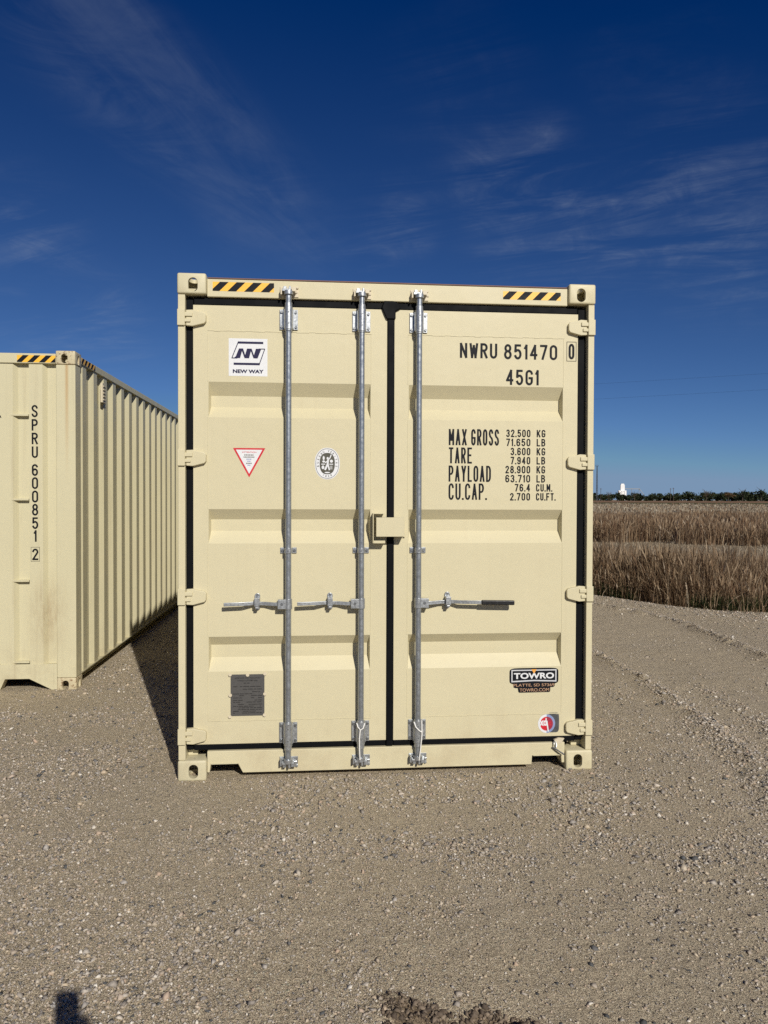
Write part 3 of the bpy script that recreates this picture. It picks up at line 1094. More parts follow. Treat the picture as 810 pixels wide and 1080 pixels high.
def grain_elevator():
    p = at(656, 1090)
    t = thing('grain_elevator', 'white concrete grain elevator with narrow headhouse above the far trees', 'grain elevator', (0, 0, 0),
              Matrix.Translation(p) @ Matrix.Rotation(R(-14), 4, 'Z'))
    wm = plain('white_concrete', (.82, .82, .80), .8, 0, .04, .3)
    mb = MB()
    for i in range(3):
        for j in range(2):
            mb.cyl((-3.6 + 3.6 * i, -2 + 4 * j, 0), (-3.6 + 3.6 * i, -2 + 4 * j, 13.5), 2.05, n=20)
    mb.build('silo', wm, t)
    mb = MB()
    mb.box(-5.4, 5.4, -3.9, 3.9, 13.503, 14.6)
    mb.build('deck', wm, t)
    mb = MB()
    mb.box(-2.4, 3.2, -2.3, 2.3, 14.603, 22.5)
    mb.box(-1.6, 2.4, -1.8, 1.8, 22.503, 24.2)
    mb.build('headhouse', wm, t)
    mb = MB()
    gm = plain('grey_galvanised_frame', (.3, .31, .32), .6, .4, .1, 2)
    mb.box(3.2, 24, -.7, .7, 16.4, 17.4)
    for x in (13, 23):
        mb.cyl((x, 0, 0), (x, 0, 16.4), .35, n=8)
    mb.cyl((23, 0, 17.4), (30, 0, 8), .4, n=8)
    mb.build('conveyor', gm, t)


grain_elevator()


def radio_mast():
    p = at(629.3, 900)
    t = thing('radio_mast', 'tall thin lattice radio mast beside the container corner on the horizon', 'radio mast', (0, 0, 0), Matrix.Translation(p))
    sm = plain('mast_steel', (.05, .055, .06), .6, .3, .1, 1)
    mb = MB()
    H_ = 41.0
    r0, r1 = 1.25, .42
    cs = [(math.cos(a), math.sin(a)) for a in (R(90), R(210), R(330))]

    def pt(k, z):
        r = r0 + (r1 - r0) * z / H_
        return (cs[k][0] * r, cs[k][1] * r, z)
    for k in range(3):
        mb.cyl(pt(k, 0), pt(k, H_), .24, .18, n=6)
    n = 22
    for i in range(n):
        z0, z1 = H_ * i / n, H_ * (i + 1) / n
        for k in range(3):
            mb.cyl(pt(k, z0), pt((k + 1) % 3, z1), .10, n=5)
            mb.cyl(pt(k, z1), pt((k + 1) % 3, z1), .10, n=5)
    mb.build('lattice', sm, t)
    mb = MB()
    mb.cyl((0, 0, H_), (0, 0, H_ + 2.2), .09, n=6)
    mb.box(-1.7, 1.7, -.12, .12, H_ - .4, H_ - .1)
    for x in (-1.6, 1.6):
        mb.cyl((x, 0, H_ - .8), (x, 0, H_ + .9), .16, n=8)
    mb.build('antenna', sm, t)


radio_mast()


def utility_pole(px, d, ht, label, arm=2.4):
    t = thing('utility_pole', label, 'utility pole', (0, 0, 0), Matrix.Translation(at(px, d)), 'poles along the horizon')
    mb = MB()
    mb.cyl((0, 0, -.3), (0, 0, ht), .34, .24, n=8)
    mb.build('pole', M['bark'], t)
    mb = MB()
    mb.box(-arm / 2, arm / 2, -.16, .16, ht - 1.3, ht - .95)
    mb.build('crossarm', M['bark'], t)


utility_pole(633.5, 930, 15.5, 'short utility pole between the radio mast and the half-bare tree')
utility_pole(707, 950, 16.0, 'left pole of the close pair rising from the tree belt')
utility_pole(710, 950, 16.5, 'right pole of the close pair rising from the tree belt')


def power_line():
    t = thing('power_line', 'pair of thin overhead wires sloping across the blue sky at right', 'power line', (0, 0, 0), Matrix.Translation(at(300, 130)))
    base = at(300, 130)
    A = at(300, 130) - base
    B = at(1150, 88) - base
    for za, zb in ((18.2, 18.6), (15.9, 16.6)):
        mb = MB()
        pts = []
        for i in range(25):
            s = i / 24
            q = A.lerp(B, s)
            pts.append((q.x, q.y, za + (zb - za) * s - 4 * .35 * s * (1 - s)))
        mb.tube(pts, .0075, 5)
        mb.build('wire', M['ink'], t)
    for q in (A, B):
        mb = MB()
        mb.cyl((q.x, q.y, -.4), (q.x, q.y, 19.4), .17, .12, n=8)
        mb.box(q.x - .08, q.x + .08, q.y - .09, q.y + .09, 15.5, 18.7)
        mb.build('pole', M['bark'], t)


power_line()

# ------------------------------------------------------------------ shipping containers
W, H, L = 2.438, 2.896, 12.192


def bake_casting(top):
    """hollow ISO corner casting: origin at the outer corner, x and y inwards, z up from its base"""
    def tmp(mb):
        return mb.build('corner_casting', [], smooth=False, fix=True)
    a = MB()
    a.box(0, .162, 0, .178, 0, .118)
    body = tmp(a)
    b = body.modifiers.new('b', 'BEVEL')
    b.width, b.segments, b.limit_method = .011, 3, 'ANGLE'
    cut = []
    c = MB()
    c.box(.024, .138, .024, .154, .022, .096)
    cut.append(tmp(c))
    zc = .052 if top else .056
    # end hole (through the y=0 face) and side hole (through x=0), both upright ovals
    st = []
    for i in range(28):
        t = 2 * math.pi * i / 28
        st.append((.089 + .027 * math.cos(t), zc + math.copysign(.014, math.sin(t)) + .026 * math.sin(t)))
    c = MB()
    c.prism_xz(st, -.05, .06)
    cut.append(tmp(c))
    c = MB()
    c.add([(-.05, x, z) for x, z in st] + [(.06, x, z) for x, z in st],
          [tuple(range(28)), tuple(range(55, 27, -1))] + [(i, i + 28, (i + 1) % 28 + 28, (i + 1) % 28) for i in range(28)])
    cut.append(tmp(c))
    c = MB()
    zz = (.06, .2) if top else (-.1, .06)
    c.add([(.081 + .03 * math.cos(2 * math.pi * i / 24), .089 + .052 * math.sin(2 * math.pi * i / 24), z) for z in zz for i in range(24)],
          [tuple(range(23, -1, -1)), tuple(range(24, 48))] + [(i, (i + 1) % 24, (i + 1) % 24 + 24, i + 24) for i in range(24)])
    cut.append(tmp(c))
    for k in cut:
        bm_ = body.modifiers.new('cut', 'BOOLEAN')
        bm_.operation, bm_.solver, bm_.object = 'DIFFERENCE', 'EXACT', k
    bpy.context.view_layer.update()
    me = bpy.data.meshes.new_from_object(body.evaluated_get(bpy.context.evaluated_depsgraph_get()))
    for o in cut + [body]:
        bpy.data.objects.remove(o)
    vs = [tuple(v.co) for v in me.vertices]
    fs = [tuple(p.vertices) for p in me.polygons]
    bpy.data.meshes.remove(me)
    return vs, fs


CAST = {True: bake_casting(True), False: bake_casting(False)}


def corner_castings(root, mats):
    k = 0
    for top in (False, True):
        for ye in (0, 1):
            for xe in (0, 1):
                vs, fs = CAST[top]
                out = []
                for x, y, z in vs:
                    out.append((W - x if xe else x, L - y if ye else y, z + (H - .118 if top else 0)))
                flip = (xe + ye) % 2 == 1
                mb = MB()
                mb.add(out, [f[::-1] for f in fs] if flip else fs)
                mb.build('corner_casting', mats[k % len(mats)], root)
                k += 1


def corrugated(mb, x_out, sgn, y0, y1, z0, z1, depth=.037, flat=.112, slope=.042, inner=.140):
    """pressed side wall running along y; x_out is the outer plane, sgn points outwards"""
    xi = x_out - sgn * depth
    pts = [(xi, y0), (xi, y0 + .05)]
    y = y0 + .05
    while y + slope * 2 + inner + flat < y1:
        for dy, x in ((slope, x_out), (flat, x_out), (slope, xi), (inner, xi)):
            y += dy
            pts.append((x, y))
    y += slope
    pts.append((x_out, min(y, y1 - .01)))
    pts.append((x_out, y1))
    n = len(pts)
    vs = [(x, y, z0) for x, y in pts] + [(x, y, z1) for x, y in pts]
    fs = [(i, i + 1, i + n + 1, i + n) for i in range(n - 1)]
    mb.add(vs, fs if sgn > 0 else [f[::-1] for f in fs])


def shell(root, paint_, rail_lo):
    """what both containers share: side walls, rails, roof, underframe, far end"""
    for sgn, xo, n in ((-1, .012, 0), (1, W - .012, 1)):
        mb = MB()
        corrugated(mb, xo, sgn, .15, L - .15, .127, 2.825)
        mb.build('side_wall', paint_, root, smooth=False)
        mb = MB()
        a, b = (0.003, .062) if sgn < 0 else (W - .062, W - .003)
        mb.box(a, b, .179, L - .179, 2.815, 2.875)
        mb.build('top_rail', paint_, root, bevel=.004)
        mb = MB()     # channel, open to the outside
        q = (lambda d: d) if sgn < 0 else (lambda d: W - d)
        for d0, d1, z0_, z1_ in ((.006, .110, .120, .128), (.098, .104, .032, .120), (.085, .0975, .032, .038)):
            a, b = sorted((q(d0), q(d1)))
            mb.box(a, b, .179, L - .179, z0_, z1_)
        mb.build('bottom_rail', rail_lo, root)
    mb = MB()
    ys = np.arange(.12, L - .12, .105)
    vs, fs = [], []
    for i, y in enumerate(ys):
        z = 2.868 + (.018 if i % 4 in (1, 2) else 0)
        vs += [(.05, y, z), (W - .05, y, z)]
    fs = [(2 * i, 2 * i + 1, 2 * i + 3, 2 * i + 2) for i in range(len(ys) - 1)]
    mb.add(vs, fs)
    mb.build('roof', paint_, root, smooth=False)
    mb = MB()
    mb.box(.08, W - .08, .16, L - .06, .15, .178)
    mb.build('floor', M['wood_floor'], root)
    for k in range(18):
        pass
    for k in range(15):
        mb = MB()
        y = .45 + k * .78
        mb.box(.106, W - .106, y, y + .045, .045, .149)
        mb.build('cross_member', M['chassis'], root)
    mb = MB()
    mb.box(.0, .16, L - .16, L - .004, .118, H - .118)
    mb.box(W - .16, W, L - .16, L - .004, .118, H - .118)
    mb.box(.16, W - .16, L - .09, L - .02, .04, H - .02)
    mb.build('far_end_wall', paint_, root, bevel=.004)


# ---- the front container, door end towards the viewer
front = thing('shipping_container', 'new cream shipping container facing us with closed double doors and galvanised lock rods', 'shipping container',
              (W / 2, 0, 0), None, 'cream shipping containers')
corner_castings(front, [M['cream_worn'], M['cream']])
shell(front, M['cream'], M['cream'])

YD = .035                    # door face; y = 0 is the face of the corner castings
for s in (0, 1):             # door-end posts: a narrow front lip and the web behind the seal
    mb = MB()
    mx = (lambda x: W - x) if s else (lambda x: x)
    a, b = sorted((mx(.003), mx(.043 if not s else .040)))
    mb.box(a, b, .012, .15, .119, H - .119)
    a, b = sorted((mx(.0435 if not s else .0405), mx(.10)))
    mb.box(a, b, .100, .15, .119, H - .119)
    mb.build('corner_post', M['cream'], front, bevel=.003)
mb = MB()
mb.box(.1635, W - .1635, .024, .12, 2.769, 2.872)
mb.build('door_header', M['cream'], front, bevel=.006)
mb = MB()
mb.box(.17, W - .17, .021, .15, 2.8725, 2.8785)
mb.build('header_lip', M['primer'], front)
mb = MB()
mb.prism_xz([(.1635, .040), (.178, .040), (.184, .088), (.338, .088), (.366, .034), (2.072, .034), (2.076, .086), (2.252, .086), (2.256, .04), (W - .1635, .04),
             (W - .1635, .163), (.1635, .163)], .022, .13)
mb.build('door_sill', M['cream'], front, bevel=.004)
mb = MB()
for x0, x1 in ((.338, .366), (2.066, 2.0715)):
    pass
mb.box(.186, .338, .015, .10, .0885, .094)
mb.build('pocket_rim', M['cream_worn'], front, bevel=.001)
mb = MB()
mb.box(2.080, 2.25, .015, .10, .0865, .092)
mb.build('pocket_rim', M['cream_worn'], front, bevel=.001)


def door_leaf(xa, xb, xs0, xs1, z0, z1, label):
    mb = MB()
    e, dp = .009, .046
    rec = [(2.085, 2.148, 2.213, 2.288), (1.360, 1.431, 1.498, 1.558), (.620, .695, .768, .822)]
    # stiles
    mb.quad((xa, YD, z0), (xs0, YD, z0), (xs0, YD, z1), (xa, YD, z1))
    mb.quad((xs1, YD, z0), (xb, YD, z0), (xb, YD, z1), (xs1, YD, z1))
    zc = z1
    for zb, za_, zb_, zt in rec:
        mb.quad((xs0, YD, zt), (xs1, YD, zt), (xs1, YD, zc), (xs0, YD, zc))
        o = [(xs0, YD, zb), (xs1, YD, zb), (xs1, YD, zt), (xs0, YD, zt)]
        i = [(xs0 + e, YD + dp, za_), (xs1 - e, YD + dp, za_), (xs1 - e, YD + dp, zb_), (xs0 + e, YD + dp, zb_)]
        mb.quad(*i)
        for k in range(4):
            mb.quad(o[k], o[(k + 1) % 4], i[(k + 1) % 4], i[k])
        zc = zb
    mb.quad((xs0, YD, z0), (xs1, YD, z0), (xs1, YD, zc), (xs0, YD, zc))
    yb = YD + .055
    mb.quad((xa, YD, z1), (xb, YD, z1), (xb, yb, z1), (xa, yb, z1))
    mb.quad((xa, yb, z0), (xb, yb, z0), (xb, YD, z0), (xa, YD, z0))
    mb.quad((xa, yb, z0), (xa, YD, z0), (xa, YD, z1), (xa, yb, z1))
    mb.quad((xb, YD, z0), (xb, yb, z0), (xb, yb, z1), (xb, YD, z1))
    mb.quad((xb, yb, z0), (xa, yb, z0), (xa, yb, z1), (xb, yb, z1))
    # weld lines where the panel meets its frame
    for x in (xs0 - .004, xs1 + .004):
        for za, zb in ((.34, .619), (.823, 1.359), (1.559, 2.084), (2.289, 2.575)):
            mb.box(x - .0018, x + .0018, YD - .0014, YD + .002, za, zb)
    n = 26
    for zl, amp in ((2.580, .0018), (.334, .0014)):
        for i in range(n):
            a, b = xs0 - .006 + (xs1 - xs0 + .012) * i / n, xs0 - .006 + (xs1 - xs0 + .012) * (i + 1) / n
            o = amp * math.sin(i * 1.9 + zl)
            mb.box(a, b, YD - .0018 - .0004 * (i % 2), YD + .002, zl - .0024 + o, zl + .0024 + o)
    o = mb.build('door', M['cream'], front, smooth=False, fix=False)
    o['label'] = label
    return o


doorL = door_leaf(.085, 1.197, .171, 1.101, .2005, 2.7235, 'left door with round and triangular stickers and two lock rods')
doorR = door_leaf(1.241, 2.342, 1.326, 2.252, .1985, 2.7235, 'right door with black serial number and weight lettering')

# rubber seals
for d_, bx_ in ((doorL, (.0435, .0845, .046, .095, .166, 2.766)), (doorL, (.0850, 1.1975, .040, .092, 2.7245, 2.767)), (doorL, (.0850, 1.1975, .040, .092, .1645, .1995)),
               (doorR, (1.198, 1.240, .026, .085, .166, 2.758)), (doorR, (1.2405, 2.342, .040, .092, 2.7245, 2.767)),
               (doorR, (1.2405, 2.342, .040, .092, .1625, .1975)), (doorR, (2.3425, 2.390, .046, .095, .166, 2.766))):
    mb = MB()
    mb.box(*bx_)
    mb.build('door_seal', M['rubber'], d_, bevel=.007, seg=3)
mb = MB()
mb.prism_xz([(1.163, 2.7335), (1.176, 2.700), (1.192, 2.665), (1.246, 2.665), (1.246, 2.712), (1.276, 2.728), (1.262, 2.760), (1.232, 2.772), (1.178, 2.772)], .018, .034)
mb.build('door_seal', M['rubber'], doorR, bevel=.007, seg=3)


def hinge(parent, x_edge, s, z, bend):
    """s=+1 blade points to +x (left-hand post)"""
    X = lambda d: x_edge + s * d
    def pr(mb, poly, y0, y1):
        poly = [(X(d), z + h) for d, h in poly]
        mb.prism_xz(poly if s > 0 else poly[::-1], y0, y1)
    mb = MB()
    pr(mb, [(.048, -.045), (.085, -.047), (.150, -.030), (.160, -.018), (.160, .020), (.150, .031), (.110, .038), (.085, .046), (.048, .044)], .010, YD + .004)
    mb.cyl((X(.030), .018, z - .045), (X(.030), .018, z + .045), .016, n=14)
    pr(mb, [(.030, -.026), (.075, -.026), (.075, -.006), (.030, -.006)], .002, .016)
    pr(mb, [(.030, .006), (.085, .006), (.085, .030), (.030, .030)], .002, .016)
    mb.build('hinge', M['cream'], parent, bevel=.004)
    mb = MB()
    a, b = sorted((X(.0005), X(.043)))
    mb.box(a, b, -.001, .0115, z - .046, z + .046)
    mb.build('hinge_lug', M['cream'], parent, bevel=.003)


for z in (2.645, 1.850, 1.056, .255):
    hinge(doorL, 0.0, 1, z, 0)
for z in (2.642, 1.843, 1.056, .253):
    hinge(doorR, W, -1, z, 0)

YR = YD - .042
RODS = [(.627, doorL), (1.0465, doorL), (1.381, doorR)]


def lock_rod(x, door, zips):
    mb = MB()
    mb.cyl((x, YR, .100), (x, YR, 2.815), .0172, n=24)
    mb.build('lock_rod', M['zinc_rod'], door)
    for z0, z1, up in ((2.592, 2.708, 1), (.200, .320, -1)):
        mb = MB()
        for s in (-1, 1):
            a, b = sorted((x + s * .026, x + s * .052))
            mb.box(a, b, YD - .009, YD - .0005, z0, z1)
            a, b = sorted((x + s * .0225, x + s * .028))
            mb.box(a, b, YR, YD - .009, z0 + .004, z1 - .004)
        mb.cyl((x, YR, z0 - .006), (x, YR, z1 + .006), .0245, n=20)
        mb.cyl((x, YR, z0 - .014 if up > 0 else z0 - .03), (x, YR, z1 + .03 if up > 0 else z1 + .012), .0215, n=20)
        mb.build('rod_bracket', M['zinc'], door, bevel=.0015)
        for s in (-1, 1):
            for zz in (z0 + .016, z1 - .016):
                mb = MB()
                mb.cyl((x + s * .041, YD - .017, zz), (x + s * .041, YD - .009, zz), .0075, n=8)
                mb.build('bracket_bolt', M['bolt'], door)
        for zz in (z0 + .026, z1 - .026):
            mb = MB()
            mb.cyl((x, YR - .026, zz), (x, YR - .0235, zz), .0042, n=10)
            mb.build('sleeve_rivet', M['bolt'], door)
    # mid guide
    z = 1.320
    mb = MB()
    mb.box(x - .047, x - .021, YD - .008, YD - .0005, z - .017, z + .017)
    mb.box(x + .021, x + .047, YD - .008, YD - .0005, z - .017, z + .017)
    mb.cyl((x, YR, z - .016), (x, YR, z + .016), .0225, n=20)
    mb.build('rod_guide', M['zinc'], door, bevel=.002)
    for s in (-1, 0, 1):
        mb = MB()
        if s:
            mb.cyl((x + s * .035, YD - .015, z), (x + s * .035, YD - .008, z), .0085, n=8)
        else:
            mb.cyl((x, YR - .0245, z), (x, YR - .0215, z), .005, n=8)
        mb.build('guide_bolt', M['bolt'], door)
    # cams and keepers at both ends
    for z, s in ((2.795, 1), (.105, -1)):
        mb = MB()
        mb.cyl((x, YR, z - .012), (x, YR, z + .012), .027, n=18)
        mb.box(x - .036, x + .006, YR - .018, YR + .020, z + s * .012 - .006, z + s * .012 + .008)
        mb.box(x + .002, x + .013, YR - .024, YR + .020, z + min(0, s * .034), z + max(0, s * .034))
        mb.box(x - .030, x - .012, YR - .010, YR + .020, z + min(s * .010, s * .036), z + max(s * .010, s * .036))
        mb.build('rod_cam', M['zinc'], door, bevel=.002)
        mb = MB()
        ky = .0215
        mb.box(x - .050, x + .056, ky - .003, ky + .004, z + min(-s * .018, s * .042), z + max(-s * .018, s * .042))
        mb.box(x + .018, x + .044, YR - .016, ky, z + min(s * .006, s * .030), z + max(s * .006, s * .030))
        mb.box(x - .046, x - .037, YR - .012, ky, z + min(-s * .012, s * .026), z + max(-s * .012, s * .026))
        mb.cyl((x + .050, ky - .012, z + s * .036), (x + .050, ky, z + s * .036), .007, n=8)
        mb.cyl((x + .036, YR - .022, z - s * .002), (x + .05, YR - .018, z - s * .004), .007, n=8)
        mb.build('cam_keeper', M['zinc'] if s < 0 else M['rivet'], door, bevel=.0015)
    if zips:
        mb = MB()
        if zips == 1:
            mb.tube([(x - .024, YR - .010, .318), (x - .018, YR - .024, .300), (x - .004, YR - .030, .283), (x + .012, YR - .029, .293), (x + .022, YR - .016, .318)], .0035, 6)
            mb.tube([(x - .005, YR - .030, .283), (x - .010, YR - .031, .235), (x - .009, YR - .031, .17), (x - .006, YR - .032, .110)], .0036, 6)
        else:
            mb.tube([(x - .024, YR - .012, .318), (x - .015, YR - .026, .292), (x + .004, YR - .030, .272), (x + .020, YR - .026, .262)], .0035, 6)
            mb.tube([(x + .020, YR - .022, .330), (x + .021, YR - .027, .25), (x + .012, YR - .030, .16), (x + .004, YR - .031, .098)], .0036, 6)
        mb.build('cable_tie', M['tie'], door)


for (x, d), zp in zip(RODS, (0, 1, 2)):
    lock_rod(x, d, zp)


def door_handle(xr, s, x_keep, x_end, door, grip=None):
    z = 1.013
    mb = MB()
    a, b = sorted((xr + s * .012, xr + s * .060))
    mb.box(a, b, YR - .020, YR + .018, z - .027, z + .027)
    mb.cyl((xr, YR, z - .03), (xr, YR, z + .03), .0225, n=20)
    p0 = xr + s * .050
    pts = [(p0, YR - .004, z), (p0 + s * .03, YR - .004, z), (x_keep - s * .045, YR + .014, z + .002), (x_keep + s * .02, YR + .014, z + .004),
           (x_keep + s * .075, YR - .012, z + .004), (x_end if grip is None else grip, YR - .016, z + .002)]
    mb.flat_bar(pts, .021, .009)
    mb.build('door_handle', M['zinc'], door, bevel=.002)
    mb = MB()
    mb.cyl((xr + s * .036, YR - .024, z + .002), (xr + s * .036, YR - .0195, z + .002), .008, n=8)
    mb.build('pivot_bolt', M['bolt'], door)
    if grip is not None:
        mb = MB()
        mb.flat_bar([(grip, YR - .016, z + .002), (x_end, YR - .018, z - .002)], .028, .018)
        mb.build('handle_grip', M['grip'], door, bevel=.006)
    mb = MB()
    st = [(x_keep + .016 * math.cos(t), z + .010 + math.copysign(.034, math.sin(t) + 1e-9) + .016 * math.sin(t)) for t in
          [2 * math.pi * i / 24 for i in range(24)]]
    mb.prism_xz(st, YD - .008, YD - .0005)
    mb.box(x_keep - .0155, x_keep + .0155, YR - .004, YD - .008, z + .017, z + .036)
    mb.box(x_keep - .0155, x_keep + .0155, YR - .014, YR - .002, z - .012, z + .036)
    mb.box(x_keep - .010, x_keep + .010, YR - .012, YD - .008, z - .026, z - .013)
    mb.build('handle_keeper', M['zinc'], door, bevel=.003)
    for dz in (-.027, .049):
        mb = MB()
        mb.cyl((x_keep, YD - .016, z + dz), (x_keep, YD - .008, z + dz), .008, n=8)
        mb.build('keeper_bolt', M['bolt'], door)


door_handle(.627, -1, .449, .262, doorL)
door_handle(1.0465, -1, .867, .678, doorL)
door_handle(1.381, 1, 1.558, 1.949, doorR, 1.752)

# padlock cover across the meeting doors
mb = MB()
mb.box(1.130, 1.294, -.050, -.046, 1.402, 1.512)
mb.box(1.130, 1.294, -.046, .020, 1.508, 1.512)
mb.box(1.290, 1.294, -.046, .034, 1.402, 1.508)
mb.box(1.256, 1.2895, .012, .034, 1.40, 1.506)
mb.box(1.2945, 1.306, .022, .034, 1.395, 1.43)
mb.build('lock_box', M['cream'], doorR, bevel=.003)
mb = MB()
mb.box(1.112, 1.117, -.030, .034, 1.362, 1.536)
mb.box(1.1175, 1.180, -.028, .034, 1.532, 1.536)
mb.box(1.1175, 1.184, -.028, .034, 1.362, 1.378)
mb.build('lock_bracket', M['cream'], doorL, bevel=.002)

# bolt seal hanging at the lower right
mb = MB()
mb.tube([(2.212, .026, .178), (2.204, .010, .166), (2.206, .004, .148), (2.216, .008, .136), (2.222, .016, .150), (2.218, .022, .170)], .0035, 6)
mb.tube([(2.196, .010, .140), (2.225, .002, .122), (2.262, -.004, .098)], .005, 6)
mb.build('seal_wire', M['bolt'], doorR)
mb = MB()
mb.prism_xz([(2.208, .178), (2.225, .150), (2.252, .158), (2.272, .186), (2.24, .190)], .020, .038)
mb.build('seal_tab', M['rivet'], doorR, bevel=.001)

YS = YD - .0006             # vinyl surface
YT = YD - .0012             # print on vinyl


def hazard(parent, x0, x1, z0, z1, y, axis_y=False):
    """black and amber slanted stripes"""
    mb = MB()
    P = (lambda u, v: (u, y, v)) if not axis_y else (lambda u, v: (y, u, v))
    mb.add([P(x0, z0), P(x1, z0), P(x1, z1), P(x0, z1)], [(0, 1, 2, 3)], 0)
    h = z1 - z0
    st = .094
    yy = y - .0007 if not axis_y else y + .0007
    P2 = (lambda u, v: (u, yy, v)) if not axis_y else (lambda u, v: (yy, u, v))
    u = x0 - .105
    while u < x1:
        poly = [(u, z0), (u + st * .52, z0), (u + st * .52 + h, z1), (u + h, z1)]
        c = []
        # clip in u
        for lim, sg in ((x0, 1), (x1, -1)):
            src, c = poly, []
            for i in range(len(src)):
                a, b = src[i], src[(i + 1) % len(src)]
                ia, ib = sg * (a[0] - lim) >= 0, sg * (b[0] - lim) >= 0
                if ia:
                    c.append(a)
                if ia != ib:
                    t = (lim - a[0]) / (b[0] - a[0])
                    c.append((lim, a[1] + t * (b[1] - a[1])))
            poly = c
            if len(poly) < 3:
                break
        if len(poly) >= 3:
            mb.add([P2(*q) for q in poly], [tuple(range(len(poly)))], 1)
        u += st
    o = mb.build('warning_stripe', [M['yellow'], M['ink']], parent, smooth=False)
    return o


hazard(front, .196, .543, 2.803, 2.855, .0235)
hazard(front, 1.883, 2.231, 2.800, 2.847, .0235)


def arc_(cx_, cy_, rx_, ry_, a0, a1, n=12):
    return [(cx_ + rx_ * math.cos(R(a0 + (a1 - a0) * i / n)), cy_ + ry_ * math.sin(R(a0 + (a1 - a0) * i / n))) for i in range(n + 1)]


def loop_(cx_, cy_, rx_, ry_, st_=0.0):
    """closed stadium: half ellipses joined by straight sides"""
    p = arc_(cx_, cy_ + st_, rx_, ry_, 0, 180) + arc_(cx_, cy_ - st_, rx_, ry_, 180, 360)
    return p + [p[0]]


GLYPH = {
    'N': [[(0, 0), (0, 1), (1, 0), (1, 1)]], 'W': [[(0, 1), (.23, 0), (.5, .86), (.77, 0), (1, 1)]],
    'M': [[(0, 0), (0, 1), (.5, .30), (1, 1), (1, 0)]], 'R': [[(0, 0), (0, 1), (.5, 1)] + arc_(.5, .76, .5, .24, 90, -90) + [(0, .52)], [(.48, .50), (1, 0)]],
    'U': [[(0, 1), (0, .24)] + arc_(.5, .24, .5, .24, 180, 360) + [(1, 1)]], 'P': [[(0, 0), (0, 1), (.5, 1)] + arc_(.5, .74, .5, .26, 90, -90) + [(0, .48)]],
    'S': [arc_(.5, .76, .5, .24, 12, 190) + [(.2, .57), (.8, .43)] + arc_(.5, .24, .5, .24, 10, -168)],
    'G': [arc_(.5, .77, .5, .23, 8, 180) + arc_(.5, .23, .5, .23, 180, 360) + [(1, .46), (.55, .46)]],
    'C': [arc_(.5, .77, .5, .23, 5, 180) + arc_(.5, .23, .5, .23, 180, 355)], 'O': [loop_(.5, .5, .5, .24, .26)], '0': [loop_(.5, .5, .5, .24, .26)],
    'A': [[(0, 0), (.5, 1), (1, 0)], [(.2, .32), (.8, .32)]], 'X': [[(0, 0), (1, 1)], [(0, 1), (1, 0)]], 'T': [[(0, 1), (1, 1)], [(.5, .98), (.5, 0)]],
    'E': [[(1, 1), (0, 1), (0, 0), (1, 0)], [(.02, .52), (.8, .52)]], 'F': [[(1, 1), (0, 1), (0, 0)], [(.02, .52), (.8, .52)]],
    'Y': [[(0, 1), (.5, .46), (1, 1)], [(.5, .48), (.5, 0)]], 'L': [[(0, 1), (0, 0), (1, 0)]], 'K': [[(0, 0), (0, 1)], [(1, 1), (.04, .36)], [(.36, .58), (1, 0)]],
    'D': [[(0, 0), (0, 1), (.4, 1)] + arc_(.4, .7, .6, .3, 90, 0) + arc_(.4, .3, .6, .3, 0, -90) + [(0, 0)]],
    'B': [[(0, 0), (0, 1), (.5, 1)] + arc_(.5, .77, .42, .23, 90, -90) + arc_(.5, .27, .5, .27, 90, -90) + [(0, 0)], [(.02, .54), (.5, .54)]],
    '8': [loop_(.5, .77, .44, .23), loop_(.5, .27, .5, .27)], '5': [[(.92, 1), (.1, 1), (.06, .55)] + arc_(.5, .32, .5, .32, 128, -155)],
    '1': [[(.0, .80), (.9, 1), (.9, 0)]], '4': [[(.74, 0), (.74, 1), (0, .28), (1, .28)]], '7': [[(0, 1), (1, 1), (.32, 0)]],
    '3': [arc_(.48, .77, .46, .23, 158, -80), arc_(.48, .27, .5, .27, 82, -160)], '2': [arc_(.5, .74, .5, .26, 168, -12) + [(.0, .0), (1, 0)]],
    '6': [arc_(.5, .76, .5, .24, 18, 180) + [(0, .3)], loop_(.5, .29, .5, .29)], '9': [arc_(.5, .24, .5, .24, 198, 360) + [(1, .7)], loop_(.5, .71, .5, .29)],
    '.': [[(.5, 0), (.5, .001)]],
}


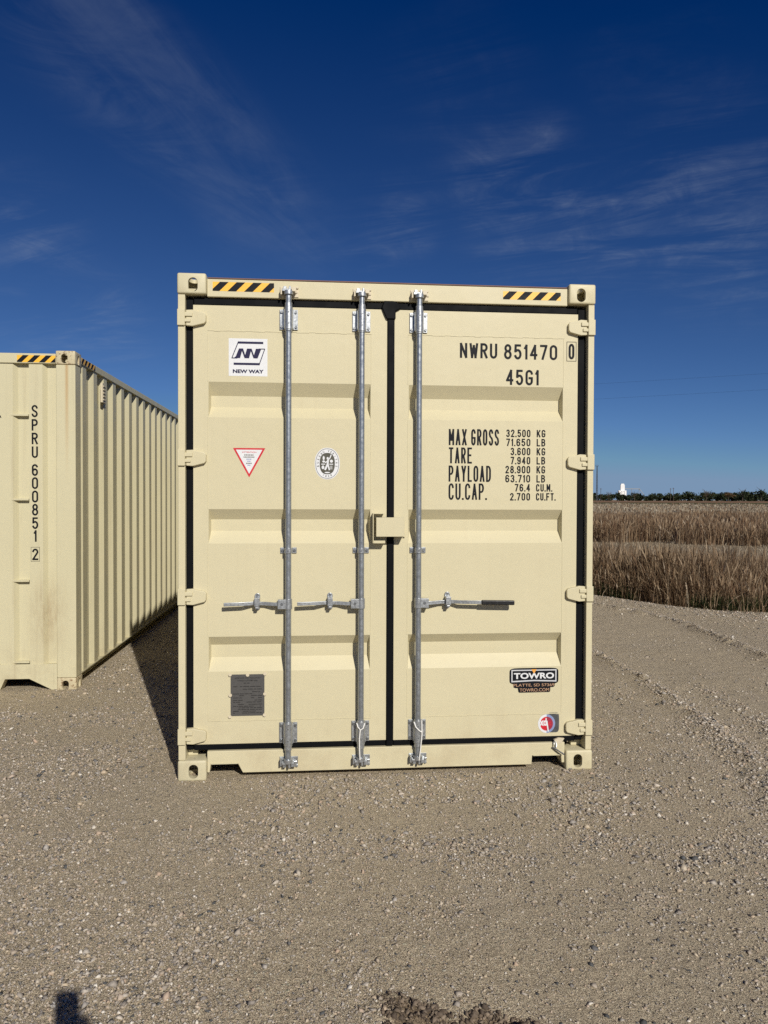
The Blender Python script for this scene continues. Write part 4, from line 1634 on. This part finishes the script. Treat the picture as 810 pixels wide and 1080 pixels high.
def ribbon(mb, pts, w, y, mi=0):
    """mitred stroke of constant width, flat, facing -y"""
    q = [Vector(pts[0])]
    for p in pts[1:]:
        if (Vector(p) - q[-1]).length > 1e-5:
            q.append(Vector(p))
    # a sharp turn starts a new stroke, so that every limb keeps its width
    for i in range(1, len(q) - 1):
        if (q[i] - q[i - 1]).normalized().dot((q[i + 1] - q[i]).normalized()) < .35:
            ribbon(mb, q[:i + 1], w, y, mi)
            ribbon(mb, q[i:], w, y - .00012, mi)
            return
    closed = (q[0] - q[-1]).length < 1e-5
    if closed:
        q = q[:-1]
    n = len(q)
    L_, R_ = [], []
    for i in range(n):
        a = q[i - 1] if (i or closed) else None
        b = q[(i + 1) % n] if (i < n - 1 or closed) else None
        d0 = (q[i] - a).normalized() if a is not None else (b - q[i]).normalized()
        d1 = (b - q[i]).normalized() if b is not None else d0
        n0, n1 = Vector((-d0.y, d0.x)), Vector((-d1.y, d1.x))
        m = n0 + n1
        m = m / max(m.length_squared, .30) * 2
        if m.length > 1.9:
            m = m.normalized() * 1.9
        c = q[i]
        if a is None:
            c = c - d1 * w * .42
        if b is None:
            c = c + d0 * w * .42
        L_.append(c + m * w / 2)
        R_.append(c - m * w / 2)
    vs = [(p.x, y, p.y) for p in R_] + [(p.x, y, p.y) for p in L_]
    k = n if closed else n - 1
    mb.add(vs, [(i, (i + 1) % n, (i + 1) % n + n, i + n) for i in range(k)], mi)


def stencil(mb, body, x0, x1, z0, z1, y, stroke, mi=0, gap=.30):
    """condensed single-weight lettering fitted to a rectangle"""
    wd = {'1': .5, '.': .22, ' ': .75, 'M': 1.12, 'W': 1.18, 'L': .9}
    tot = sum(wd.get(c, 1.0) for c in body) + gap * (len(body) - 1)
    u = (x1 - x0) / tot
    x = x0
    for c in body:
        w = wd.get(c, 1.0) * u
        for k, st in enumerate(GLYPH.get(c, [])):
            pts = [(x + stroke / 2 + a * max(w - stroke, .0005), z0 + stroke / 2 + b * (z1 - z0 - stroke)) for a, b in st]
            if c == '.':
                mb.add([(x + w / 2 + (a - .5) * stroke * 1.05, y, z0 + b * stroke * 1.05) for a, b in ((0, 0), (1, 0), (1, 1), (0, 1))], [(0, 1, 2, 3)], mi)
                continue
            ribbon(mb, pts, stroke, y - .0004 * k, mi)
        x += w + gap * u


def lettering(parent, lines, y, stroke):
    for body, x0, x1, z0, z1 in lines:
        mb = MB()
        stencil(mb, body, x0, x1, z0, z1, y, stroke)
        mb.build('lettering', M['ink'], parent, smooth=False)


lettering(doorR, [('NWRU', 1.628, 1.852, 2.451, 2.541), ('851470', 1.893, 2.216, 2.449, 2.539), ('45G1', 1.906, 2.105, 2.297, 2.389), ('0', 2.285, 2.321, 2.456, 2.549)], YS, .0136)
mb = MB()
for a, b, c, d in ((2.273, 2.276, 2.444, 2.561), (2.330, 2.333, 2.444, 2.561), (2.2765, 2.3295, 2.444, 2.447), (2.2765, 2.3295, 2.558, 2.561)):
    mb.box(a, b, YS, YD, c, d)
mb.build('check_digit_box', M['ink'], doorR, smooth=False)
# weight table
lettering(doorR, [('MAX', 1.564, 1.672, 1.937, 2.034), ('GROSS', 1.698, 1.866, 1.937, 2.034),
                  ('TARE', 1.564, 1.704, 1.830, 1.925), ('PAYLOAD', 1.564, 1.818, 1.722, 1.818), ('CU.CAP.', 1.564, 1.793, 1.615, 1.713)], YS, .0108)
rows = [('32.500', 'KG', 1.909), ('71.650', 'LB', 1.909), ('3.600', 'KG', 1.936), ('7.940', 'LB', 1.936), ('28.900', 'KG', 1.905),
        ('63.710', 'LB', 1.905), ('76.4', 'CU.M.', 1.962), ('2.700', 'CU.FT.', 1.934)]
ln = []
for i, (n_, u_, x0) in enumerate(rows):
    zt = 2.034 - i * .0538
    ln.append((n_, x0, 2.056, zt - .045, zt))
    if '.' in u_:
        ln.append((u_, 2.092, 2.190 if u_ == 'CU.M.' else 2.211, zt - .045, zt))
    else:
        ln.append((u_, 2.094, 2.147, zt - .045, zt))
lettering(doorR, ln, YS, .0076)

# NEW WAY sticker
mb = MB()
sx0, sx1, sz0, sz1 = .285, .505, 2.323, 2.538
mb.box(sx0, sx1, YS, YD, sz0, sz1)
fx = lambda u: sx0 + (u - 105) / 208 * (sx1 - sx0)
fz = lambda v: sz1 - (v - 80) / 210 * (sz1 - sz0)
K = (sx1 - sx0) / 208


def st_(pts, w):
    mb.stroke_xz([(fx(a), fz(b)) for a, b in pts], w * K, YT, 1)


st_([(158, 103), (287, 103)], 12)
st_([(135, 222), (268, 222)], 12)
st_([(156, 100), (122, 190)], 4.5)
st_([(298, 138), (269, 224)], 4.5)
st_([(122, 190), (150, 190)], 5)
st_([(268, 137), (298, 137)], 5)
zz_ = [(132, 190), (166, 190), (176, 150), (190, 190), (214, 190), (224, 150), (238, 190), (260, 190), (280, 136), (251, 136), (240, 172), (228, 136),
       (203, 136), (193, 172), (182, 136), (160, 136), (143, 180)]
mb.flat_xz([(fx(a_), fz(b_)) for a_, b_ in zz_], YT - .0003, 1)
put_text(mb, 'NEW WAY', fx(127), fx(293), fz(274), fz(253), YT, 1, .045)
mb.build('sticker', [M['white'], M['navy']], doorL, smooth=False)

# red-edged warning triangle
mb = MB()
tri = [(.401, 1.741), (.493, 1.910), (.309, 1.910)]
tri_in = [(.401, 1.762), (.4765, 1.9005), (.3255, 1.9005)]
mb.flat_xz(tri, YS, 0)
mb.flat_xz(tri_in, YT, 1)
put_text(mb, 'ATTENTION', .360, .442, 1.882, 1.890, YT - .0006, 0, .01)
for w_, z_, mi in ((.055, 1.870, 2), (.064, 1.858, 2), (.030, 1.846, 3), (.020, 1.834, 3), (.032, 1.822, 2), (.018, 1.811, 3)):
    k = int(w_ / .008)
    for i in range(k):
        a = .401 - w_ / 2 + i * w_ / k
        mb.box(a, a + w_ / k * .72, YT - .0004, YT, z_ - .003, z_ + .003, mi)
mb.build('sticker', [M['red'], M['white'], M['olive'], M['blue_grey']], doorL, smooth=False)

# oval classification mark
mb = MB()
cx, cz = .850, 1.824
mb.flat_xz(circle(cx, cz, .073, .092, 48, 2.15), YS, 0)
mb.ring_xz(circle(cx, cz, .068, .087, 48, 2.15), circle(cx, cz, .0655, .0845, 48, 2.15), YT, 1)
mb.flat_xz(circle(cx, cz, .044, .062, 48, 2.5), YT, 1)


def arc_text(s, a0, a1, rx, rz, hgt, flip=False):
    n = len(s)
    for i, ch in enumerate(s):
        if ch == ' ':
            continue
        a = R(a0 + (a1 - a0) * i / (n - 1))
        ux, uz = cx + rx * math.cos(a), cz + rz * math.sin(a)
        th = a - math.pi / 2 if not flip else a + math.pi / 2
        vs, fs = text_polys(ch, .02)
        xm = (min(p[0] for p in vs) + max(p[0] for p in vs)) / 2
        out = []
        for p, q in vs:
            p, q = (p - xm) * hgt * 1.2, (q - .35) * hgt * 1.4
            out.append((ux + p * math.cos(th) - q * math.sin(th), YT, uz + p * math.sin(th) + q * math.cos(th)))
        mb.add(out, fs, 1)


arc_text('BUREAU VERITAS', 192, -12, .0545, .0735, .0115)
arc_text('1828', 246, 294, .0545, .0735, .0115, True)
wy = YT - .0006
mb.stroke_xz([(cx - .012, cz - .034), (cx + .002, cz - .004), (cx + .004, cz + .020)], .011, wy, 0)
mb.stroke_xz([(cx + .012, cz - .036), (cx + .004, cz - .006)], .008, wy - .0002, 0)
mb.stroke_xz([(cx + .004, cz + .018), (cx + .016, cz + .034), (cx + .022, cz + .050)], .006, wy - .0004, 0)
mb.stroke_xz([(cx + .002, cz + .014), (cx - .012, cz + .006)], .006, wy - .0006, 0)
mb.flat_xz(circle(cx + .002, cz + .031, .006, .007, 12), wy - .0008, 0)
mb.flat_xz(circle(cx - .021, cz + .032, .006, .012, 12), wy, 0)
mb.flat_xz(circle(cx - .021, cz + .012, .008, .006, 12), wy, 0)
mb.flat_xz(circle(cx + .024, cz + .014, .009, .009, 12), wy, 0)
mb.box(cx - .035, cx - .012, wy, YT, cz - .006, cz - .001, 0)
mb.box(cx + .012, cx + .034, wy, YT, cz - .006, cz - .001, 0)
mb.flat_xz(circle(cx - .025, cz - .022, .008, .011, 12), wy, 0)
mb.box(cx + .016, cx + .030, wy, YT, cz - .034, cz - .012, 2)
mb.flat_xz(circle(cx, cz - .052, .016, .004, 12), wy, 0)
mb.build('sticker', [M['white'], M['olive'], M['grey_print']], doorL, smooth=False)

# riveted data plate
mb = MB()
px0, px1, pz0, pz1 = .296, .489, .362, .602
mb.box(px0, px1, YD - .003, YD, pz0, pz1, 0)
yp = YD - .0034
put_text(mb, 'APPROVED FOR TRANSPORT', px0 + .022, px1 - .022, .577, .585, yp, 1, .02)
put_text(mb, 'UNDER CUSTOMS SEAL', px0 + .038, px1 - .038, .563, .571, yp, 1, .02)
r_ = random.Random(3)
for k, z_ in enumerate((.551, .531, .516, .501, .489, .479, .466, .452, .441, .428, .417, .408, .398, .388, .378)):
    a = px0 + .014 + (.06 if k == 0 else 0)
    end = px1 - .014 - (.06 if k == 0 else 0)
    while a < end - .01:
        w_ = .006 + .03 * r_.random()
        if r_.random() < .62:
            mb.box(a, min(a + w_, end), yp, YD - .003, z_ - .0016, z_ + .0024, 1)
        a += w_ + .004
for x_, z_ in ((.293, .603), (.393, .600), (.492, .605), (.294, .484), (.492, .488), (.292, .360), (.490, .366)):
    mb.cyl((x_, YD - .010, z_), (x_, YD - .002, z_), .010, .0085, n=12, mi=2)
mb.build('data_plate', [M['plate'], M['plate_ink'], M['rivet']], doorL, smooth=True)

# TOWRO sticker: stepped black base, silver frame, lettering
mb = MB()
tx0, tx1 = 1.937, 2.237
base = [(1.955, .513), (1.985, .510), (1.990, .468), (1.998, .462), (2.184, .463), (2.190, .470), (2.191, .512), (2.212, .513)]
rr = circle(2.087, .562, .150, .049, 40, 7)
mb.flat_xz(rr, YS, 0)
mb.flat_xz([(1.958, .520), (1.962, .496), (1.972, .491), (1.988, .491), (1.992, .468), (1.998, .463), (2.182, .464), (2.187, .470), (2.188, .493), (2.206, .494), (2.214, .500), (2.216, .520)], YS - .0002, 0)
fo = [(1.949, .5265), (2.087, .5315), (2.225, .5265), (2.225, .601), (2.087, .601), (1.949, .601)]
fi = [(1.956, .5345), (2.087, .5395), (2.218, .5345), (2.218, .594), (2.087, .594), (1.956, .594)]
mb.ring_xz(fo, fi, YT, 1)
mb.flat_xz([(2.087, .5755), (2.103, .603), (2.071, .603)], YT - .0004, 2)
put_text(mb, 'TOWRO', 1.964, 2.210, .546, .582, YT, 3, .035, 1.02)
put_text(mb, 'PLATTE, SD 57369', 1.962, 2.212, .4975, .5165, YT, 4, .0)
put_text(mb, 'TOWRO.COM', 2.000, 2.180, .469, .4885, YT, 4, .0)
mb.build('sticker', [M['ink'], M['silver'], M['orange'], M['white'], M['copper']], doorR, smooth=False)

# round red seal overlapping a dark foil patch
mb = MB()
mb.prism_xz(circle(2.207, .280, .036, .060, 32, 5), YS, YD, 0)
ccx, ccz = 2.166, .274


def half(r, right, mi, y):
    pts = [(ccx + r * .94 * math.cos(R(a)), ccz + r * math.sin(R(a))) for a in (range(-90, 91, 9) if right else range(90, 271, 9))]
    mb.flat_xz(pts, y, mi)


for r, l_, r_m in ((.056, 1, 4), (.042, 2, 3)):
    half(r, False, l_, YT - (.0006 if r < .05 else 0))
    half(r, True, r_m, YT - (.0006 if r < .05 else 0))
yq = YT - .0012
put_text(mb, 'xd', ccx - .044, ccx + .000, ccz - .012, ccz + .034, yq, 1, .04)
put_text(mb, 'c', ccx + .010, ccx + .028, ccz - .010, ccz + .012, yq, 2, .03)
mb.stroke_xz([(ccx + .001, ccz + .016), (ccx + .010, ccz - .046)], .008, yq - .0004, 1)
mb.build('sticker', [M['holo'], M['white'], M['red'], M['maroon'], M['blue_grey']], doorR, smooth=False)

# ---- the second container, end wall towards the viewer
LM = Matrix.Translation((-1.2406, 2.2919, -.0315)) @ Matrix.Rotation(-.0051, 4, 'Z') @ Matrix.Translation((-W, 0, 0))
left = thing('shipping_container', 'older weathered cream container showing its corrugated end wall and long ribbed side', 'shipping container',
             (W / 2, 0, 0), LM, 'cream shipping containers')
corner_castings(left, [M['old_rust']])
OC = M['old_cream']
shell(left, OC, M['old_cream'])


def stained_post():
    """post paint with a rust run below the casting and a brown scuff low down"""
    m = paint('stained_cream_enamel', (0.555, 0.512, 0.342), (0.29, 0.225, 0.135), 0.0, 0.35)
    nd, lk = m.node_tree.nodes, m.node_tree.links
    bs = nd['Principled BSDF']
    src = bs.inputs['Base Color'].links[0].from_socket
    tc = N(nd, 'ShaderNodeTexCoord')
    sp = N(nd, 'ShaderNodeSeparateXYZ')
    lk.new(tc.outputs['Object'], sp.inputs[0])
    x, z = sp.outputs[0], sp.outputs[2]

    def win(s, c, w):
        d = mth(nd, lk, 'ABSOLUTE', mth(nd, lk, 'SUBTRACT', s, c))
        return maprange(nd, lk, d, w, 0)
    mq = N(nd, 'ShaderNodeMapping')
    mq.inputs['Scale'].default_value = (2.2, 1, .55)
    lk.new(tc.outputs['Object'], mq.inputs[0])
    n = noise(nd, lk, mq.outputs[0], 11, 9, .8)
    run = mth(nd, lk, 'MULTIPLY', win(x, W / 2 - .072, .022), maprange(nd, lk, z, 1.7, 2.78, 0, .65))
    c = mixc(nd, lk, run, src, (.42, .25, .09))
    sc = mth(nd, lk, 'MULTIPLY', mth(nd, lk, 'MULTIPLY', win(x, W / 2 - .24, .23), win(z, .64, .46)), maprange(nd, lk, n, .28, .75))
    c = mixc(nd, lk, mth(nd, lk, 'MULTIPLY', sc, .7), c, (.27, .185, .095))
    lk.new(c, bs.inputs['Base Color'])
    return m


SP = stained_post()
for s in (0, 1):
    mb = MB()
    a, b = (0.001, .161) if not s else (W - .161, W - .001)
    mb.box(a, b, .006, .155, .119, H - .119)
    mb.build('corner_post', SP, left, bevel=.006)
mb = MB()
mb.box(.163, W - .163, .008, .09, 2.786, 2.870)
mb.build('end_top_rail', OC, left, bevel=.005)
# end wall: vertical troughs counted from the right-hand post
mb = MB()
pts = [(W - .162, .060)]
u = .162
first = True
while u < W - .30:
    if first:
        seq = ((.088, .060), (.118, .022))
        first = False
    else:
        seq = ()
    base_u = u
    for d, y in (((.085, .060), (.115, .022), (.225, .022), (.230, .060)) if u < .2 else ((.095, .060), (.127, .022), (.237, .022), (.242, .060))):
        pts.append((W - base_u - d, y))
    u = base_u + (.230 if u < .2 else .242)
pts.append((.162, .060))
n = len(pts)
vs = [(x, y, .23) for x, y in pts] + [(x, y, 2.79) for x, y in pts]
mb.add(vs, [(i + 1, i, i + n, i + n + 1) for i in range(n - 1)])
mb.build('end_wall', SP, left, smooth=False)
mb = MB()   # bottom sill with raised, sloped pockets
sill = [(W - .1625, .0), (W - .196, .012), (W - .392, .112), (W - .590, .112), (W - .640, .0), (W - 1.05, .0), (W - 1.05, .112)]
sill = sill + [(W - x, z) for x, z in sill[::-1]]
poly = sill + [(.1625, .236), (W - .1625, .236)]
mb.prism_xz([(x, z) for x, z in poly][::-1], .010, .10)
mb.build('end_sill', OC, left, bevel=.003)
for z in (2.352, 1.638, .947, .255):
    mb = MB()
    mb.box(W - .532, W - .3925, .019, .0605, z - .010, z + .006)
    mb.build('rung', OC, left, bevel=.002)
hazard(left, W - .478, W - .1645, 2.794, 2.853, .0075)
hazard(left, .1645, .478, 2.794, 2.853, .0075)
hazard(left, .185, .60, 2.822, 2.870, W - .0022, True)
for i, y in enumerate((.80, 4.95)):
    mb = MB()
    mb.box(W - .012, W + .010, y, y + .10, 2.56, 2.745)
    for k in range(5):
        mb.box(W + .010, W + .017, y + .012, y + .088, 2.58 + .032 * k, 2.594 + .032 * k)
    mb.build('vent', M['rivet'], left, bevel=.003)
mb = MB()
zt = 2.434
for ch, y0, y1 in (('S', 426.5, 439.4), ('P', 441.4, 453.7), ('R', 455.7, 468), ('U', 470, 482.3), ('6', 488.8, 501.2), ('0', 502.6, 515), ('0', 516.7, 529.3),
                   ('8', 530.7, 543.1), ('5', 544.9, 557.3), ('1', 558.5, 570.9), ('2', 578.0, 590.2)):
    # heights measured from the base of the container
    z1, z0 = [(2.4365 - (q - 426.5) * .00803) for q in (y0, y1)]
    hw = .0255 if ch != '1' else .013
    stencil(mb, ch, W - .3405 - hw, W - .3405 + hw, z0, z1, .0210, .0145)
zb = 2.4365 - (591.6 - 426.5) * .00803
zt = 2.4365 - (576.4 - 426.5) * .00803
for a, b, c, d in ((-.036, -.0335, zb, zt), (.0335, .036, zb, zt), (-.0334, .0334, zb, zb + .0025), (-.0334, .0334, zt - .0025, zt)):
    mb.box(W - .3405 + a, W - .3405 + b, .0212, .0222, c, d)
mb.flat_xz([(W - .790, 2.326), (W - .610, 2.326), (W - .655, 2.400), (W - .700, 2.352)][:3], .0214)
mb.build('lettering', M['ink'], left, smooth=False)


# ------------------------------------------------------------------ the photographer, whose phone casts the shadow at the lower left
def skinned(name, chains, mat, parent, sub=2, root=0):
    """chains: list of (start_index or None, [(x, y, z, r), ...]); one continuous skin"""
    vs, rs, es = [], [], []
    for st, pts in chains:
        prev = st
        for x, y, z, r in pts:
            vs.append((x, y, z))
            rs.append(r)
            if prev is not None:
                es.append((prev, len(vs) - 1))
            prev = len(vs) - 1
    me = bpy.data.meshes.new(name)
    me.from_pydata(vs, es, [])
    o = bpy.data.objects.new(name, me)
    COL.objects.link(o)
    sk = o.modifiers.new('skin', 'SKIN')
    sk.use_smooth_shade = True
    for i, r in enumerate(rs):
        d = me.skin_vertices[0].data[i]
        d.radius = r if isinstance(r, tuple) else (r, r)
        d.use_root = i == root
    ss = o.modifiers.new('sub', 'SUBSURF')
    ss.levels = ss.render_levels = sub
    bpy.context.view_layer.update()
    baked = bpy.data.meshes.new_from_object(o.evaluated_get(bpy.context.evaluated_depsgraph_get()))
    bpy.data.objects.remove(o)
    bpy.data.meshes.remove(me)
    off = parent_off(parent)
    for v in baked.vertices:
        v.co -= off
    baked.materials.clear()
    baked.materials.append(mat)
    baked.name = name
    q = bpy.data.objects.new(name, baked)
    COL.objects.link(q)
    q.parent = parent
    return q


def build_person():
    skin = plain('skin', (.42, .25, .17), .5, 0, .08, 20)
    cloth = plain('navy_jacket', (.03, .035, .05), .85, 0, .2, 60, .2)
    jeans = plain('blue_jeans', (.05, .075, .13), .85, 0, .2, 80, .2)
    shoe = plain('brown_boots', (.07, .045, .03), .6, 0, .2, 30)
    hair = plain('brown_hair', (.03, .02, .013), .6, 0, .3, 90)
    bx, by = .74, -4.96
    t = thing('person', 'person in navy jacket and jeans holding up a phone in front of the containers', 'person', (bx, by, 0))
    px, py = .737, -4.492                # phone centre line
    body = []
    # pelvis 0, waist 1, chest 2, upper chest 3, neck 4, neck top 5
    body.append((None, [(bx, by, .95, (.115, .08)), (bx, by, 1.10, (.105, .08)), (bx, by + .005, 1.27, (.125, .09)), (bx, by, 1.40, (.11, .08)),
                        (bx, by + .005, 1.475, .050), (bx, by + .02, 1.53, .047),
                        (bx, by + .03, 1.575, (.060, .070)), (bx, by + .025, 1.635, (.072, .088)), (bx, by + .015, 1.70, (.066, .078)), (bx, by + .01, 1.745, (.036, .045))]))
    n = 10
    idx = {}

    def chain(key, st, pts):
        nonlocal n
        body.append((st, pts))
        idx[key] = list(range(n, n + len(pts)))
        n += len(pts)
    for s, k in ((-1, 'l'), (1, 'r')):
        hx = px + s * (.052 if s > 0 else .040)
        dz = -.006 if s > 0 else .04
        chain('arm' + k, 3, [(bx + s * .17, by, 1.385, .062), (bx + s * .225, by + .02, 1.25, .048), (bx + s * .235, by + .07, 1.13, .043),
                             (bx + s * .19, by + .20, 1.24, .040), (bx + s * .13, by + .36, 1.40 - dz, .028), (hx + s * .016, py - .045, 1.465 - dz, (.028, .017))])
        w = idx['arm' + k][-1]
        # four fingers curl round the back of the phone, the thumb lies on its face
        for i, (z0, ln) in enumerate(((1.525 - dz, .92), (1.505 - dz, 1.0), (1.485 - dz, .95), (1.467 - dz, .78))):
            chain('f%s%d' % (k, i), w, [(hx - s * -.004 + s * .010, py - .020, z0 - .004, .0098), (hx - s * .000 + s * .006, py + .016, z0, .0086),
                                        (hx - s * .022 * ln, py + .021, z0 + .003, .0080), (hx - s * .040 * ln, py + .019, z0 + .005, .0068)])
        chain('t' + k, w, [(hx + s * .004, py - .040, 1.485 - dz, .0125), (hx - s * .012, py - .026, 1.510 - dz, .0105), (hx - s * .022, py - .020, 1.532 - dz, .0088)])
        chain('leg' + k, 0, [(bx + s * .095, by, .86, (.088, .092)), (bx + s * .105, by + .01, .50, .058), (bx + s * .108, by - .01, .30, .056),
                             (bx + s * .11, by - .015, .09, .036), (bx + s * .115, by + .06, .045, (.042, .030)), (bx + s * .12, by + .15, .035, (.040, .024))])
    skinned('body', body, skin, t)
    # face
    fy = by + .115
    for s in (-1, 1):
        mb = MB()
        mb.add([(bx + s * .031 + .0125 * x, fy - .019 + .0125 * y, 1.645 + .0125 * z) for x, y, z in BIG_V], [tuple(f) for f in BIG_F])
        mb.build('eye', plain('eye_white', (.7, .68, .65), .3, 0, .02), t)
        mb = MB()
        mb.add([(bx + s * .076 + .010 * x, by + .02 + .018 * y, 1.635 + .030 * z) for x, y, z in BIG_V], [tuple(f) for f in BIG_F])
        mb.build('ear', skin, t)
    mb = MB()
    mb.tube([(bx, fy - .012, 1.652), (bx, fy + .004, 1.628), (bx, fy + .010, 1.612), (bx, fy - .008, 1.602)], [.007, .010, .013, .008], 8)
    mb.build('nose', skin, t)
    mb = MB()
    mb.tube([(bx - .022, fy - .016, 1.580), (bx, fy - .006, 1.578), (bx + .022, fy - .016, 1.580)], [.003, .006, .003], 8)
    mb.build('mouth', plain('lips', (.33, .13, .11), .5, 0, .05), t)
    skinned('hair', [(None, [(bx, by - .04, 1.56, (.066, .046)), (bx, by - .030, 1.65, (.082, .074)), (bx, by + .004, 1.728, (.080, .098)), (bx, by + .012, 1.765, (.050, .066))])], hair, t)
    # clothes over the body
    jk = [(None, [(bx, by, .80, (.172, .132)), (bx, by, 1.08, (.155, .120)), (bx, by + .005, 1.27, (.175, .130)), (bx, by, 1.40, (.148, .105)), (bx, by, 1.455, (.075, .075))])]
    n2 = 5
    for s in (-1, 1):
        hx = px + s * .058
        jk.append((3, [(bx + s * .17, by, 1.385, .076), (bx + s * .225, by + .02, 1.25, .062), (bx + s * .235, by + .07, 1.13, .056),
                       (bx + s * .19, by + .20, 1.24, .052), (bx + s * .135, by + .345, 1.385 - (-.006 if s > 0 else .04), .040), (hx - s * -.03, py - .075, 1.43 - (-.006 if s > 0 else .04), .036)]))
    skinned('jacket', jk, cloth, t)
    tr = [(None, [(bx, by, .97, (.158, .118)), (bx, by, .90, (.160, .118))])]
    for s in (-1, 1):
        tr.append((1, [(bx + s * .095, by, .80, (.098, .102)), (bx + s * .105, by + .01, .50, .070), (bx + s * .108, by - .01, .30, .066), (bx + s * .11, by - .015, .10, .058)]))
    skinned('trousers', tr, jeans, t)
    for s in (-1, 1):
        skinned('boot', [(None, [(bx + s * .11, by - .02, .13, .055), (bx + s * .11, by - .02, .052, (.052, .046)), (bx + s * .115, by + .07, .048, (.052, .038)), (bx + s * .12, by + .165, .040, (.046, .032))])],
                shoe, t)
    # the phone
    p = thing('phone', 'black phone held upright in both hands of the person', 'phone', (px, py, 1.485))
    mb = MB()
    mb.box(px - .040, px + .040, py - .006, py + .004, 1.485, 1.634)
    o = mb.build('case', M['grip'], p, bevel=.0035, seg=3)
    mb = MB()
    mb.box(px - .035, px + .035, py - .0072, py - .0062, 1.491, 1.628)
    mb.build('screen', plain('screen_glass', (.01, .012, .015), .08, 0, .05), p)
    for dx, dz in ((.024, 1.620), (.024, 1.602), (.008, 1.611)):
        mb = MB()
        mb.cyl((px + dx, py + .0042, dz), (px + dx, py + .0062, dz), .0065, n=20)
        mb.build('lens', plain('lens_glass', (.01, .01, .014), .1, 0, .05), p)


build_person()
